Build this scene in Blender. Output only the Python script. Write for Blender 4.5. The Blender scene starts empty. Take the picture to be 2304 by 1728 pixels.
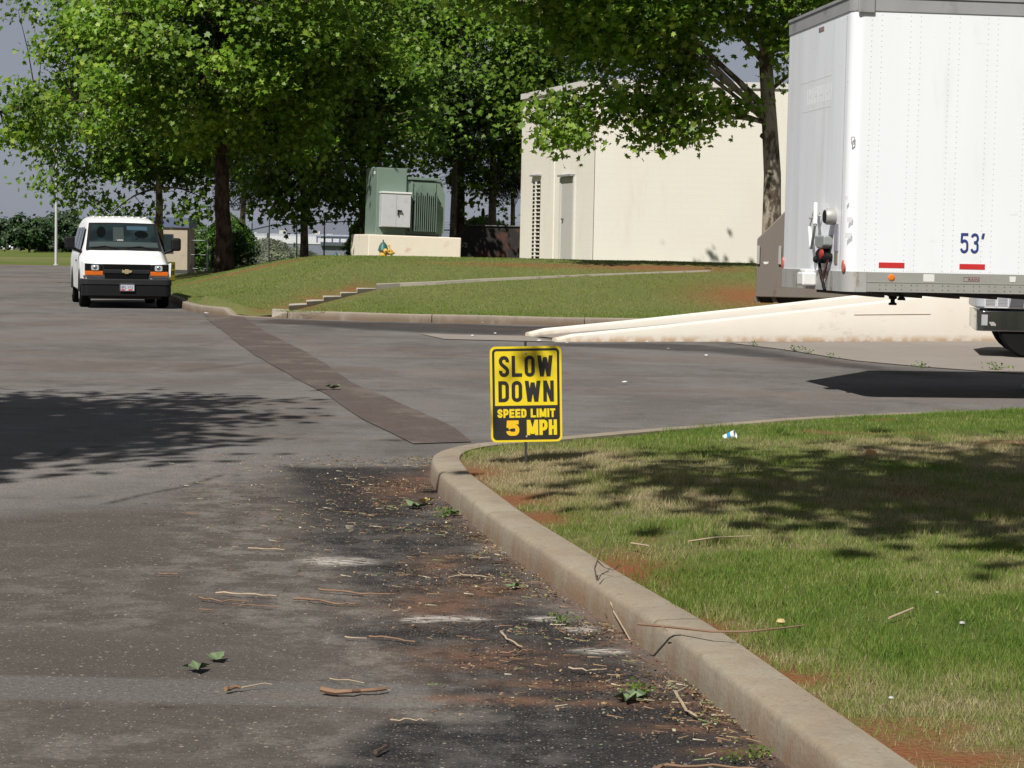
import bpy, math, random
import numpy as np
from mathutils import Vector, Matrix
random.seed(7); np.random.seed(7)
R = math.radians
S = bpy.context.scene
COL = S.collection

# ---------------- camera, world, sun, exposure ----------------
F, CX, CY = 4500.0, 1152.0, 864.0
PITCH, ROLL, EYE = math.atan((864-560)/F), R(1.1), 1.5
fwd = Vector((0, math.cos(PITCH), -math.sin(PITCH)))
r0 = Vector((1, 0, 0)); u0 = r0.cross(fwd)
rt = r0*math.cos(ROLL) + u0*math.sin(ROLL)
up = -r0*math.sin(ROLL) + u0*math.cos(ROLL)
cam_d = bpy.data.cameras.new('camera'); cam = bpy.data.objects.new('camera', cam_d); COL.objects.link(cam)
cam.matrix_world = Matrix(((rt.x, up.x, -fwd.x, 0), (rt.y, up.y, -fwd.y, 0), (rt.z, up.z, -fwd.z, EYE), (0, 0, 0, 1)))
cam_d.sensor_width = 36; cam_d.lens = 36*F/2304; cam_d.clip_end = 6000; cam_d.clip_start = 0.1
S.camera = cam
SUN_AZ, SUN_EL = R(26), R(49)      # sun stands behind the camera, to its left
sun_dir = Vector((-math.sin(SUN_AZ)*math.cos(SUN_EL), -math.cos(SUN_AZ)*math.cos(SUN_EL), math.sin(SUN_EL)))
sd = bpy.data.lights.new('sun', 'SUN'); sd.energy = 4.8; sd.angle = R(0.55); sd.color = (1.0, 0.965, 0.91)
so = bpy.data.objects.new('sun', sd); COL.objects.link(so)
so.rotation_euler = (-sun_dir).to_track_quat('-Z', 'Y').to_euler()
W = bpy.data.worlds.new('World'); S.world = W; W.use_nodes = True
nt = W.node_tree; nt.nodes.clear()
n_out = nt.nodes.new('ShaderNodeOutputWorld'); n_bg = nt.nodes.new('ShaderNodeBackground')
n_sky = nt.nodes.new('ShaderNodeTexSky'); n_sky.sky_type = 'NISHITA'; n_sky.sun_disc = False
n_sky.sun_elevation = SUN_EL; n_sky.sun_rotation = math.atan2(sun_dir.x, sun_dir.y)
# storm cloud: a grey-blue deck that covers most of the clear sky
n_tc = nt.nodes.new('ShaderNodeTexCoord'); n_map = nt.nodes.new('ShaderNodeMapping'); n_map.inputs['Scale'].default_value = (1, 1, 3.5)
n_no = nt.nodes.new('ShaderNodeTexNoise'); n_no.inputs['Scale'].default_value = 1.6; n_no.inputs['Detail'].default_value = 4
n_cr = nt.nodes.new('ShaderNodeValToRGB')
n_cr.color_ramp.elements[0].position = .3; n_cr.color_ramp.elements[0].color = (2.25, 2.45, 3.0, 1)
n_cr.color_ramp.elements[1].position = .75; n_cr.color_ramp.elements[1].color = (2.85, 3.08, 3.65, 1)
n_mx = nt.nodes.new('ShaderNodeMix'); n_mx.data_type = 'RGBA'; n_mx.inputs[0].default_value = .93
L = nt.links.new
L(n_tc.outputs['Generated'], n_map.inputs[0]); L(n_map.outputs[0], n_no.inputs['Vector']); L(n_no.outputs[0], n_cr.inputs[0])
n_sep = nt.nodes.new('ShaderNodeSeparateXYZ'); L(n_tc.outputs['Generated'], n_sep.inputs[0])
n_el = nt.nodes.new('ShaderNodeMapRange'); n_el.inputs[1].default_value = .05; n_el.inputs[2].default_value = .75; n_el.inputs[3].default_value = 1.22; n_el.inputs[4].default_value = .55; L(n_sep.outputs[2], n_el.inputs[0])  # sky dimmed overhead, out of view, to lower the ambient light
n_vm = nt.nodes.new('ShaderNodeVectorMath'); n_vm.operation = 'SCALE'; L(n_cr.outputs[0], n_vm.inputs[0]); L(n_el.outputs[0], n_vm.inputs['Scale'])
L(n_sky.outputs[0], n_mx.inputs[6]); L(n_vm.outputs[0], n_mx.inputs[7]); L(n_mx.outputs[2], n_bg.inputs[0])
n_bg.inputs[1].default_value = 0.075; L(n_bg.outputs[0], n_out.inputs[0])
S.view_settings.view_transform = 'Standard'; S.view_settings.look = 'None'; S.view_settings.exposure = 0.22; S.view_settings.gamma = 1

# ---------------- helpers ----------------
def ray(u, v):
    return (fwd + rt*((u-CX)/F) + up*((CY-v)/F))
def G(u, v, z=0.0):                 # photograph point -> place on the level z
    d = ray(u, v); t = (z-EYE)/d.z
    return Vector((d.x*t, d.y*t, z))
def AT(u, v, Y):                    # photograph point -> place at distance Y
    d = ray(u, v); t = Y/d.y
    return Vector((d.x*t, Y, EYE+d.z*t))
def sm(x):
    x = np.clip(x, 0, 1); return x*x*(3-2*x)
_tab = np.random.RandomState(3).rand(256, 256)
def vn(x, y, s=1.0, o=0):           # smooth value noise 0..1
    x = np.asarray(x, float)*s+o*17.3+1000; y = np.asarray(y, float)*s+o*9.7+1000
    xi = np.floor(x).astype(int); yi = np.floor(y).astype(int); fx = x-xi; fy = y-yi
    fx = fx*fx*(3-2*fx); fy = fy*fy*(3-2*fy)
    a = _tab[xi % 256, yi % 256]; b = _tab[(xi+1) % 256, yi % 256]; c = _tab[xi % 256, (yi+1) % 256]; d = _tab[(xi+1) % 256, (yi+1) % 256]
    return (a*(1-fx)+b*fx)*(1-fy)+(c*(1-fx)+d*fx)*fy
def fbm(x, y, s=1.0, o=0):
    return (vn(x, y, s, o)+.5*vn(x, y, s*2.1, o+1)+.25*vn(x, y, s*4.3, o+2))/1.75
def seg_d(px, py, a, b):
    ax, ay = a; bx, by = b; dx, dy = bx-ax, by-ay
    t = np.clip(((px-ax)*dx+(py-ay)*dy)/(dx*dx+dy*dy+1e-12), 0, 1)
    return np.hypot(px-ax-t*dx, py-ay-t*dy)
def poly_sd(px, py, pts):           # signed distance, positive inside
    ins = np.zeros(px.shape, bool); d = np.full(px.shape, 1e9)
    for i in range(len(pts)):
        a = pts[i]; b = pts[(i+1) % len(pts)]
        d = np.minimum(d, seg_d(px, py, a[:2], b[:2]))
        cond = ((a[1] > py) != (b[1] > py))
        xx = (b[0]-a[0])*(py-a[1])/((b[1]-a[1]) if abs(b[1]-a[1]) > 1e-9 else 1e-9)+a[0]
        ins ^= cond & (px < xx)
    return np.where(ins, d, -d)

def props(o, label=None, cat=None, group=None, kind=None):
    if label: o['label'] = label
    if cat: o['category'] = cat
    if group: o['group'] = group
    if kind: o['kind'] = kind
    return o
def thing(name, label, cat, loc=(0, 0, 0), rz=0, group=None, rot=None):
    o = bpy.data.objects.new(name, None); COL.objects.link(o); o.location = loc
    o.rotation_euler = rot if rot else (0, 0, rz); o.empty_display_size = .2
    return props(o, label, cat, group)
class MB:
    def __init__(s): s.v = []; s.f = []; s.m = []
    def add(s, vs, fs, mi=0, M4=None):
        b = len(s.v)
        for p in vs:
            p = Vector(p)
            if M4: p = M4 @ p
            s.v.append(tuple(p))
        for f in fs: s.f.append(tuple(b+i for i in f)); s.m.append(mi)
        return s
    def box(s, x0, y0, z0, x1, y1, z1, mi=0, M4=None):
        vs = [(x0, y0, z0), (x1, y0, z0), (x1, y1, z0), (x0, y1, z0), (x0, y0, z1), (x1, y0, z1), (x1, y1, z1), (x0, y1, z1)]
        return s.add(vs, [(0, 3, 2, 1), (4, 5, 6, 7), (0, 1, 5, 4), (1, 2, 6, 5), (2, 3, 7, 6), (3, 0, 4, 7)], mi, M4)
    def tube(s, pts, rad, n=8, mi=0, cap=True, M4=None):
        pts = [Vector(p) for p in pts]
        if not hasattr(rad, '__len__'): rad = [rad]*len(pts)
        vs = []; prev = None
        for i, p in enumerate(pts):
            d = (pts[min(i+1, len(pts)-1)]-pts[max(i-1, 0)])
            if d.length < 1e-9: d = Vector((0, 0, 1))
            d.normalize()
            if prev is None:
                a = d.cross(Vector((0, 0, 1)))
                if a.length < .05: a = d.cross(Vector((1, 0, 0)))
            else: a = prev - d*prev.dot(d)
            a.normalize(); prev = a; b = d.cross(a)
            for k in range(n):
                t = 2*math.pi*k/n; vs.append(p+(a*math.cos(t)+b*math.sin(t))*rad[i])
        fs = []
        for i in range(len(pts)-1):
            for k in range(n):
                k2 = (k+1) % n; fs.append((i*n+k, i*n+k2, (i+1)*n+k2, (i+1)*n+k))
        if cap: fs.append(tuple(range(n-1, -1, -1))); fs.append(tuple((len(pts)-1)*n+k for k in range(n)))
        return s.add(vs, fs, mi, M4)
    def lathe(s, prof, n=16, mi=0, M4=None):     # prof: (r, z) up the z axis
        vs = []; fs = []
        for r, z in prof:
            for k in range(n):
                t = 2*math.pi*k/n; vs.append((r*math.cos(t), r*math.sin(t), z))
        for i in range(len(prof)-1):
            for k in range(n):
                k2 = (k+1) % n; fs.append((i*n+k, i*n+k2, (i+1)*n+k2, (i+1)*n+k))
        fs.append(tuple(range(n-1, -1, -1))); fs.append(tuple((len(prof)-1)*n+k for k in range(n)))
        return s.add(vs, fs, mi, M4)
    def prism(s, poly, h0, h1, mi=0, M4=None):   # poly in xy, extruded along z
        n = len(poly)
        vs = [(p[0], p[1], h0) for p in poly]+[(p[0], p[1], h1) for p in poly]
        fs = [tuple(range(n-1, -1, -1)), tuple(range(n, 2*n))]+[(i, (i+1) % n, n+(i+1) % n, n+i) for i in range(n)]
        return s.add(vs, fs, mi, M4)
    def build(s, name, mats, parent=None, world=False, smooth=False, bevel=0, ang=.7):
        me = bpy.data.meshes.new(name)
        vs = s.v
        if world and parent is not None:
            inv = (Matrix.Translation(parent.location) @ parent.rotation_euler.to_matrix().to_4x4()).inverted()
            vs = [tuple(inv @ Vector(p)) for p in vs]
        me.from_pydata(vs, [], s.f)
        if not isinstance(mats, (list, tuple)): mats = [mats]
        for m in mats: me.materials.append(m)
        me.polygons.foreach_set('material_index', s.m)
        import bmesh
        bm = bmesh.new(); bm.from_mesh(me); bmesh.ops.recalc_face_normals(bm, faces=bm.faces); bm.to_mesh(me); bm.free()
        if smooth:
            me.polygons.foreach_set('use_smooth', [True]*len(me.polygons)); me.set_sharp_from_angle(angle=ang)
        o = bpy.data.objects.new(name, me); COL.objects.link(o)
        if parent is not None: o.parent = parent
        if bevel:
            md = o.modifiers.new('bevel', 'BEVEL'); md.width = bevel; md.segments = 2; md.limit_method = 'ANGLE'
        return o
def frame(o, x, y):                 # matrix taking local (x, y, z) onto origin o with axes x, y
    x = Vector(x).normalized(); y = Vector(y).normalized(); z = x.cross(y)
    return Matrix(((x.x, y.x, z.x, o[0]), (x.y, y.y, z.y, o[1]), (x.z, y.z, z.z, o[2]), (0, 0, 0, 1)))
def grid_mesh(name, X, Y, Z, mat, attrs=None, smooth=True, parent=None):
    ny, nx = X.shape
    co = np.stack([X, Y, Z], -1).reshape(-1, 3)
    i = np.arange(ny*nx).reshape(ny, nx)
    q = np.stack([i[:-1, :-1], i[:-1, 1:], i[1:, 1:], i[1:, :-1]], -1).reshape(-1, 4)
    return np_mesh(name, co, q, mat, attrs, smooth, parent)
def np_mesh(name, co, q, mat, attrs=None, smooth=False, parent=None):
    me = bpy.data.meshes.new(name); n, k = q.shape
    me.vertices.add(len(co)); me.vertices.foreach_set('co', np.asarray(co, np.float32).ravel())
    me.loops.add(n*k); me.loops.foreach_set('vertex_index', q.astype(np.int32).ravel())
    me.polygons.add(n); me.polygons.foreach_set('loop_start', np.arange(0, n*k, k, dtype=np.int32))
    me.update(calc_edges=True)
    if smooth: me.polygons.foreach_set('use_smooth', np.ones(n, bool))
    for nm, a in (attrs or {}).items():
        at = me.attributes.new(nm, 'FLOAT', 'POINT'); at.data.foreach_set('value', np.asarray(a, np.float32).ravel())
    me.materials.append(mat)
    o = bpy.data.objects.new(name, me); COL.objects.link(o)
    if parent is not None: o.parent = parent
    return o
def text(body, h, mat, name, parent, M4, xs=1.0, off=0.0, width=None, spacing=1.0, depth=.0006):
    cu = bpy.data.curves.new(name, 'FONT'); cu.body = body; cu.size = 1; cu.offset = off; cu.align_x = 'CENTER'; cu.space_character = spacing
    cu.resolution_u = 4
    to = bpy.data.objects.new('tmp', cu); COL.objects.link(to)
    dg = bpy.context.evaluated_depsgraph_get(); me = bpy.data.meshes.new_from_object(to.evaluated_get(dg))
    bpy.data.objects.remove(to)
    co = np.array([v.co[:] for v in me.vertices]); mn, mx = co.min(0), co.max(0)
    sy = h/(mx[1]-mn[1]); sx = (width/(mx[0]-mn[0])) if width else sy*xs
    co[:, 0] = (co[:, 0]-(mn[0]+mx[0])/2)*sx; co[:, 1] = (co[:, 1]-(mn[1]+mx[1])/2)*sy; co[:, 2] = 0
    for v, c in zip(me.vertices, co): v.co = M4 @ Vector(c)
    me.materials.clear(); me.materials.append(mat); me.name = name
    o = bpy.data.objects.new(name, me); COL.objects.link(o); o.parent = parent
    return o

def glyph(ch, w, t):
    x0, x1, y0, y1, ym = t/2, w-t/2, t/2, 1-t/2, .5; r = min(.2, (x1-x0)/2*.98)
    def arc(cx, cy, a0, a1, n=6, rr=None): return [(cx+(rr or r)*math.cos(R(a0+(a1-a0)*k/n)), cy+(rr or r)*math.sin(R(a0+(a1-a0)*k/n))) for k in range(n+1)]
    P = []; D = []      # open / closed strokes, and straight diagonals cut level at both ends
    if ch == 'S':
        P.append((arc(x1-r, y1-r, -18, 90)+arc(x0+r, y1-r, 90, 180)+[(x0+.01*w, .68), (x0+.13*w, .585), (x1-.13*w, .415), (x1-.01*w, .32)]+arc(x1-r, y0+r, 0, -90)+arc(x0+r, y0+r, 270, 162), 0))
    elif ch == 'L': P.append(([(x0, 1), (x0, y0), (w, y0)], 0))
    elif ch == 'O': P.append((arc(x1-r, y1-r, 0, 90)+arc(x0+r, y1-r, 90, 180)+arc(x0+r, y0+r, 180, 270)+arc(x1-r, y0+r, 270, 360), 1))
    elif ch == 'D': P.append(([(x0, y0), (x0, y1)]+arc(x1-r, y1-r, 90, 0)+arc(x1-r, y0+r, 0, -90), 1))
    elif ch == 'W': h = t*.56; D += [((h, 1), (w*.28, 0)), ((w*.28, 0), (w*.5, .92)), ((w*.5, .92), (w*.72, 0)), ((w*.72, 0), (w-h, 1))]
    elif ch == 'N': P += [([(x0, 0), (x0, 1)], 0), ([(x1, 0), (x1, 1)], 0)]; D.append(((x0, 1), (x1, 0)))
    elif ch == 'M': P += [([(x0, 0), (x0, 1)], 0), ([(x1, 0), (x1, 1)], 0)]; D += [((x0*1.0, 1), (w/2, .08)), ((w/2, .08), (x1, 1))]
    elif ch == 'H': P += [([(x0, 0), (x0, 1)], 0), ([(x1, 0), (x1, 1)], 0), ([(x0, ym), (x1, ym)], 0)]
    elif ch == 'I': P.append(([(x0, 0), (x0, 1)], 0))
    elif ch == 'T': P += [([(w/2, 0), (w/2, 1)], 0), ([(0, y1), (w, y1)], 0)]
    elif ch == 'E': P += [([(w, y1), (x0, y1), (x0, y0), (w, y0)], 0), ([(x0, ym), (w*.92, ym)], 0)]
    elif ch == 'P':
        yb = .40; q = min(r, (y1-yb)/2*.98); P += [([(x0, 0), (x0, 1)], 0), ([(x0, y1)]+arc(x1-q, y1-q, 90, 0, rr=q)+arc(x1-q, yb+q, 0, -90, rr=q)+[(x0, yb)], 0)]
    elif ch == '5':
        q = r; P += [([(w*.95, y1), (x0+.05*w, y1), (x0+.02*w, .52)], 0), ([(x0, .52), (x0+.2*w, .60)]+arc(x1-q, .62-q, 90, 0)+arc(x1-q, y0+q, 0, -90)+arc(x0+q, y0+q, 270, 185), 0)]
    elif ch == '3':
        q = r; P += [(arc(x0+q, y1-q, 165, 90)+arc(x1-q, y1-q, 90, 0)+[(x1, .68), (x1-.12*w, .565), (w*.42, .53)], 0), ([(w*.42, .53), (x1-.1*w, .50)]+[(x1, .40)]+arc(x1-q, y0+q, 0, -90)+arc(x0+q, y0+q, 270, 190), 0)]
    elif ch == "'": D.append(((w*.6, 1), (w*.35, .72)))
    return P, D
WID = {'I': .0, 'W': 1.5, 'M': 1.38, "'": .5}
def letters(body, H, w, t, mat, name, parent, M4, gap=.14, width=None, space=.45):
    # block lettering from strokes; w, t, gap in units of the letter height H
    mb = MB(); x = 0; z = 0.0; quads = []
    for ch in body:
        if ch == ' ': x += space; continue
        cw = t if ch == 'I' else w*WID.get(ch, 1.0); P, D = glyph(ch, cw, t)
        for pts, closed in P:
            z += .00008; n = len(pts); L_ = []; R_ = []
            for i in range(n):
                p = Vector(pts[i]); a = Vector(pts[(i-1) % n]) if (closed or i > 0) else None; b = Vector(pts[(i+1) % n]) if (closed or i < n-1) else None
                d1 = (p-a).normalized() if a is not None and (p-a).length > 1e-6 else None; d2 = (b-p).normalized() if b is not None and (b-p).length > 1e-6 else None
                if d1 is None: d1 = d2
                if d2 is None: d2 = d1
                m = (d1+d2).normalized(); nn = Vector((-m.y, m.x)); k = t/2/max(.5, nn.dot(Vector((-d1.y, d1.x)))); L_.append(p+nn*k); R_.append(p-nn*k)
            for i in range(n if closed else n-1): j = (i+1) % n; quads.append(([L_[i], R_[i], R_[j], L_[j]], x, z))
        for a, b in D:
            z += .00008; h = t*.56; quads.append(([(a[0]-h, a[1]), (a[0]+h, a[1]), (b[0]+h, b[1]), (b[0]-h, b[1])], x, z))
        x += cw+gap
    x -= gap; sx = (width/(x*H)) if width else 1.0
    for q, xo, z in quads: mb.add([M4 @ Vector(((p[0]+xo-x/2)*H*sx, (p[1]-.5)*H, z)) for p in q], [(0, 1, 2, 3)])
    me_o = mb.build(name, mat, parent); return me_o

# ---------------- materials ----------------
class NT:
    def __init__(s, name):
        s.m = bpy.data.materials.new(name); s.m.use_nodes = True; s.t = s.m.node_tree; s.t.nodes.clear()
        s.out = s.t.nodes.new('ShaderNodeOutputMaterial'); s.b = s.t.nodes.new('ShaderNodeBsdfPrincipled')
        s.t.links.new(s.b.outputs[0], s.out.inputs[0])
        s.geo = s.t.nodes.new('ShaderNodeTexCoord')
    def n(s, typ, **kw):
        x = s.t.nodes.new(typ)
        for k, v in kw.items(): setattr(x, k, v)
        return x
    def l(s, a, b): s.t.links.new(a, b)
    def val(s, sock, v):
        if hasattr(v, 'links') or isinstance(v, bpy.types.NodeSocket): s.l(v, sock)
        elif isinstance(v, (tuple, list)): sock.default_value = (*v[:3], 1) if len(v) == 3 and len(sock.default_value) == 4 else v
        else: sock.default_value = v
    def noise(s, scale, detail=3, stretch=None, vec=None, rough=.5):
        x = s.n('ShaderNodeTexNoise'); x.inputs['Scale'].default_value = scale; x.inputs['Detail'].default_value = detail
        x.inputs['Roughness'].default_value = rough
        v = vec or s.geo.outputs['Object']
        if stretch:
            mp = s.n('ShaderNodeMapping'); mp.inputs['Scale'].default_value = stretch; s.l(v, mp.inputs[0]); v = mp.outputs[0]
        s.l(v, x.inputs['Vector']); return x.outputs[0]
    def ramp(s, v, p0, p1, c0=0.0, c1=1.0):
        x = s.n('ShaderNodeMapRange'); x.inputs[1].default_value = p0; x.inputs[2].default_value = p1
        x.inputs[3].default_value = c0; x.inputs[4].default_value = c1; x.interpolation_type = 'SMOOTHSTEP'; s.l(v, x.inputs[0]); return x.outputs[0]
    def mix(s, f, a, b):
        x = s.n('ShaderNodeMix', data_type='RGBA'); s.val(x.inputs[0], f); s.val(x.inputs[6], a); s.val(x.inputs[7], b); return x.outputs[2]
    def math(s, op, a, b=0.0):
        x = s.n('ShaderNodeMath', operation=op); s.val(x.inputs[0], a); s.val(x.inputs[1], b); return x.outputs[0]
    def attr(s, nm):
        x = s.n('ShaderNodeAttribute'); x.attribute_name = nm; return x.outputs['Fac']
    def bump(s, h, strength=.3, dist=.01):
        x = s.n('ShaderNodeBump'); x.inputs['Strength'].default_value = strength; x.inputs['Distance'].default_value = dist
        s.l(h, x.inputs['Height']); s.l(x.outputs[0], s.b.inputs['Normal'])
    def fin(s, col, rough=.7, metal=0.0, spec=None):
        s.val(s.b.inputs['Base Color'], col); s.val(s.b.inputs['Roughness'], rough); s.b.inputs['Metallic'].default_value = metal
        if spec is not None: s.b.inputs['Specular IOR Level'].default_value = spec
        return s.m
def M(name, col, rough=.6, metal=0.0, var=.12, scale=4, bump=0, bs=60, dirt=None, dscale=2.5, dlo=.52, dhi=.75, stretch=None, spec=None):
    t = NT(name); c = tuple(col)
    n1 = t.noise(scale, 4, stretch)
    out = t.mix(n1, tuple(x*(1-var) for x in c), tuple(min(1, x*(1+var)) for x in c))
    if dirt: out = t.mix(t.ramp(t.noise(dscale, 5, stretch, rough=.6), dlo, dhi), out, dirt)
    if bump: t.bump(t.noise(bs, 3), bump, .01)
    return t.fin(out, rough, metal, spec)

m_white = M('white_paint', (.74, .74, .72), .35, var=.03, dirt=(.60, .58, .54), dlo=.6, dhi=.85)
m_black = M('black_plastic', (.010, .010, .011), .6, var=.2, bump=.1, spec=.18)
m_rubber = M('tyre_rubber', (.010, .010, .010), .9, var=.3, bump=.4, spec=.1)
m_glass = M('tinted_glass', (.012, .022, .022), .06, var=.3, spec=.7)
m_chrome = M('chrome', (.55, .56, .57), .18, 1.0, var=.1)
m_darkchrome = M('chrome_bumper', (.30, .31, .31), .12, 1.0, var=.15, dirt=(.2, .19, .17))
m_steel = M('worn_steel', (.40, .39, .37), .5, .3, var=.15, dirt=(.25, .21, .17), dlo=.6, dhi=.8)
m_amber = M('amber_lens', (.75, .20, .02), .2, var=.1)
m_red = M('red_reflector', (.55, .03, .03), .3, var=.1)
m_lens = M('clear_lens', (.45, .47, .48), .12, var=.3, scale=30, spec=.9)
m_grey = M('grey_metal', (.29, .29, .29), .5, var=.12, dirt=(.17, .16, .15))
m_dgrey = M('dark_grey_metal', (.06, .06, .062), .5, var=.2)
m_conc_l = M('painted_concrete_cream', (.76, .685, .58), .85, var=.04, scale=1.5, bump=.15, bs=35, dirt=(.60, .50, .40), dscale=1.1, dlo=.6, dhi=.9)
m_yellow = M('sign_yellow', (.78, .60, .015), .45, var=.04, dirt=(.62, .47, .03), dscale=6, dlo=.6, dhi=.8)
m_signblack = M('sign_black', (.022, .02, .018), .5, var=.2)
m_green_tr = M('transformer_green', (.155, .215, .175), .5, var=.08, scale=2, dirt=(.09, .12, .085), dscale=2, dlo=.55, dhi=.8)
m_green_dk = M('radiator_green', (.085, .13, .095), .5, var=.1)
# ---------------- setting ----------------
# ground surface colours live on the surfaces themselves (stains, dirt, dry grass)
def asphalt_mat(name, base0, base1, dark=(.021, .020, .021)):
    t = NT(name); big = t.noise(.35, 5, (1, .55, 1)); fine = t.noise(90, 2); mid = t.noise(6, 4)
    streak = t.noise(1.6, 5, (.6, 1.7, 1), rough=.6)
    c = t.mix(t.ramp(big, .32, .68), base0, base1)
    c = t.mix(t.math('MULTIPLY', t.ramp(t.noise(1.1, 7, (1, .7, 1), rough=.75), .46, .62), .55), c, (.20, .192, .188))
    c = t.mix(t.math('MULTIPLY', t.ramp(t.noise(.8, 7, (1, .8, 1), rough=.75), .54, .66), .5), c, (.075, .068, .066))
    c = t.mix(t.math('MULTIPLY', t.ramp(streak, .52, .72), .38), c, (.062, .058, .058))
    c = t.mix(t.math('MULTIPLY', t.ramp(t.noise(2.3, 6, rough=.7), .52, .72), .5), c, (.205, .178, .15))
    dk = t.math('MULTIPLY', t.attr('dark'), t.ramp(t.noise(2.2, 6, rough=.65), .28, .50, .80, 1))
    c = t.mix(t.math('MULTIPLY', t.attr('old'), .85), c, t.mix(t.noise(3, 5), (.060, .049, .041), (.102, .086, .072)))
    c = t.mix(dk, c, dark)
    dust = t.math('MULTIPLY', t.attr('dust'), t.ramp(t.noise(5, 6, rough=.7), .42, .62))
    c = t.mix(t.math('MULTIPLY', dust, .6), c, (.26, .235, .21))
    dirt = t.math('MULTIPLY', t.attr('dirt'), t.ramp(t.noise(7, 5, rough=.65), .30, .60))
    c = t.mix(t.math('MULTIPLY', dirt, .85), c, (.205, .105, .060))
    c = t.mix(t.math('MULTIPLY', t.attr('band'), .5), c, (.17, .165, .155))
    wh = t.math('MULTIPLY', t.attr('white'), t.ramp(t.noise(38, 4, (.35, 1.6, 1)), .40, .56))
    c = t.mix(wh, c, (.50, .46, .41))
    vor = t.n('ShaderNodeTexVoronoi'); vor.inputs['Scale'].default_value = 75; t.l(t.geo.outputs['Object'], vor.inputs['Vector'])
    sp = t.ramp(vor.outputs['Distance'], .16, .30, 1, 0)
    sel = t.n('ShaderNodeSeparateColor'); t.l(vor.outputs['Color'], sel.inputs[0])
    c = t.mix(t.math('MULTIPLY', t.math('MULTIPLY', sp, t.ramp(sel.outputs[0], .55, .9)), .85), c, (.40, .35, .30))
    c = t.mix(t.math('MULTIPLY', t.math('MULTIPLY', sp, t.ramp(sel.outputs[1], .6, .95)), .8), c, (.03, .028, .028))
    v2 = t.n('ShaderNodeTexVoronoi'); v2.inputs['Scale'].default_value = 28; t.l(t.geo.outputs['Object'], v2.inputs['Vector']); s2 = t.n('ShaderNodeSeparateColor'); t.l(v2.outputs['Color'], s2.inputs[0])
    c = t.mix(t.math('MULTIPLY', t.math('MULTIPLY', t.ramp(v2.outputs['Distance'], .12, .24, 1, 0), t.ramp(s2.outputs[0], .72, .9)), t.math('MULTIPLY', t.attr('old'), .8)), c, (.38, .33, .27))
    c = t.mix(t.math('MULTIPLY', t.ramp(t.noise(55, 4, rough=.8), .44, .60), .45), c, (.045, .040, .036))
    c = t.mix(t.math('MULTIPLY', t.ramp(t.noise(110, 3, rough=.8), .55, .68), .35), c, (.27, .24, .21))
    c = t.mix(t.math('MULTIPLY', t.attr('crack'), .85), c, (.03, .027, .025))
    t.bump(fine, .45, .006)
    return t.fin(c, .93, 0, .12)
m_asph = asphalt_mat('asphalt', (.120, .108, .100), (.185, .170, .158))

KN = [(2.55, -3), (1.95, 0), (1.37, 3), (.797, 5.99), (.553, 7.34), (.224, 8.76), (-.06, 10.06), (-.275, 11.25), (-.415, 12.0), (-.49, 12.6), (-.525, 13.1),
      (-.49, 13.55), (-.36, 13.95), (-.15, 14.25), (.16, 14.5), (.62, 15.0), (1.55, 16.05), (2.6, 17.0), (4.74, 18.3), (9, 19.3), (20, 20.2), (45, 21)]
def densify(P, step):
    out = [P[0]]
    for i in range(len(P)-1):
        p0 = np.array(P[max(i-1, 0)]); p1 = np.array(P[i]); p2 = np.array(P[i+1]); p3 = np.array(P[min(i+2, len(P)-1)])
        n = max(1, int(np.linalg.norm(p2-p1)/step))
        for k in range(1, n+1):
            t = k/n
            q = .5*((2*p1)+(-p0+p2)*t+(2*p0-5*p1+4*p2-p3)*t*t+(-p0+3*p1-3*p2+p3)*t**3)
            out.append(tuple(q))
    return out
KNd = densify(KN, .12)
KNa = np.array(KNd)
def kerb_x(y):                          # road edge of the near kerb at depth y
    return np.interp(y, KNa[:, 1], KNa[:, 0])
def kerb_dist(x, y):
    d = np.full(np.shape(x), 1e9)
    for i in range(0, len(KNd)-1, 2):
        j = min(i+2, len(KNd)-1); d = np.minimum(d, seg_d(x, y, KNd[i], KNd[j]))
    return d

# asphalt: three sheets of one lot, butted edge to edge: fine mesh in front, coarse beyond
def PG(pts): return [tuple(G(u, v))[:2] for u, v in pts]
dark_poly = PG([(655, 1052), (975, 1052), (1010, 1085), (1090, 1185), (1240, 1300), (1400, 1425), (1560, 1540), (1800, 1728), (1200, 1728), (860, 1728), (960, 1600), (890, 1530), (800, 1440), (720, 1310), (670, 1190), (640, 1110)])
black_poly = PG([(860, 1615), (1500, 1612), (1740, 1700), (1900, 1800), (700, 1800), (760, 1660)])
band_poly = [(-8, 6.52), (8, 6.40), (8, 6.70), (-8, 6.83)]
dirt_spots = [((1150, 1575), 1.1, .10), ((1400, 1580), .9, .09), ((1530, 1640), .25, .10), ((985, 1360), .35, .6), ((1085, 1480), .5, .35), ((1330, 1330), .35, .35), ((1200, 1185), .35, .6),
              ((1420, 1400), .25, .25), ((1280, 1540), .55, .12), ((990, 1270), .2, .5), ((905, 1100), .35, .9), ((940, 1080), .35, .5), ((1560, 1580), .25, .12), ((1100, 1330), .3, .5), ((1640, 1690), .2, .08)]
white_spots = [((1010, 1392), .16, .05), ((1225, 1392), .07, .05), ((1300, 1415), .07, .06), ((760, 1263), .17, .12), ((1350, 1465), .1, .05), ((950, 1396), .07, .05)]
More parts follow.
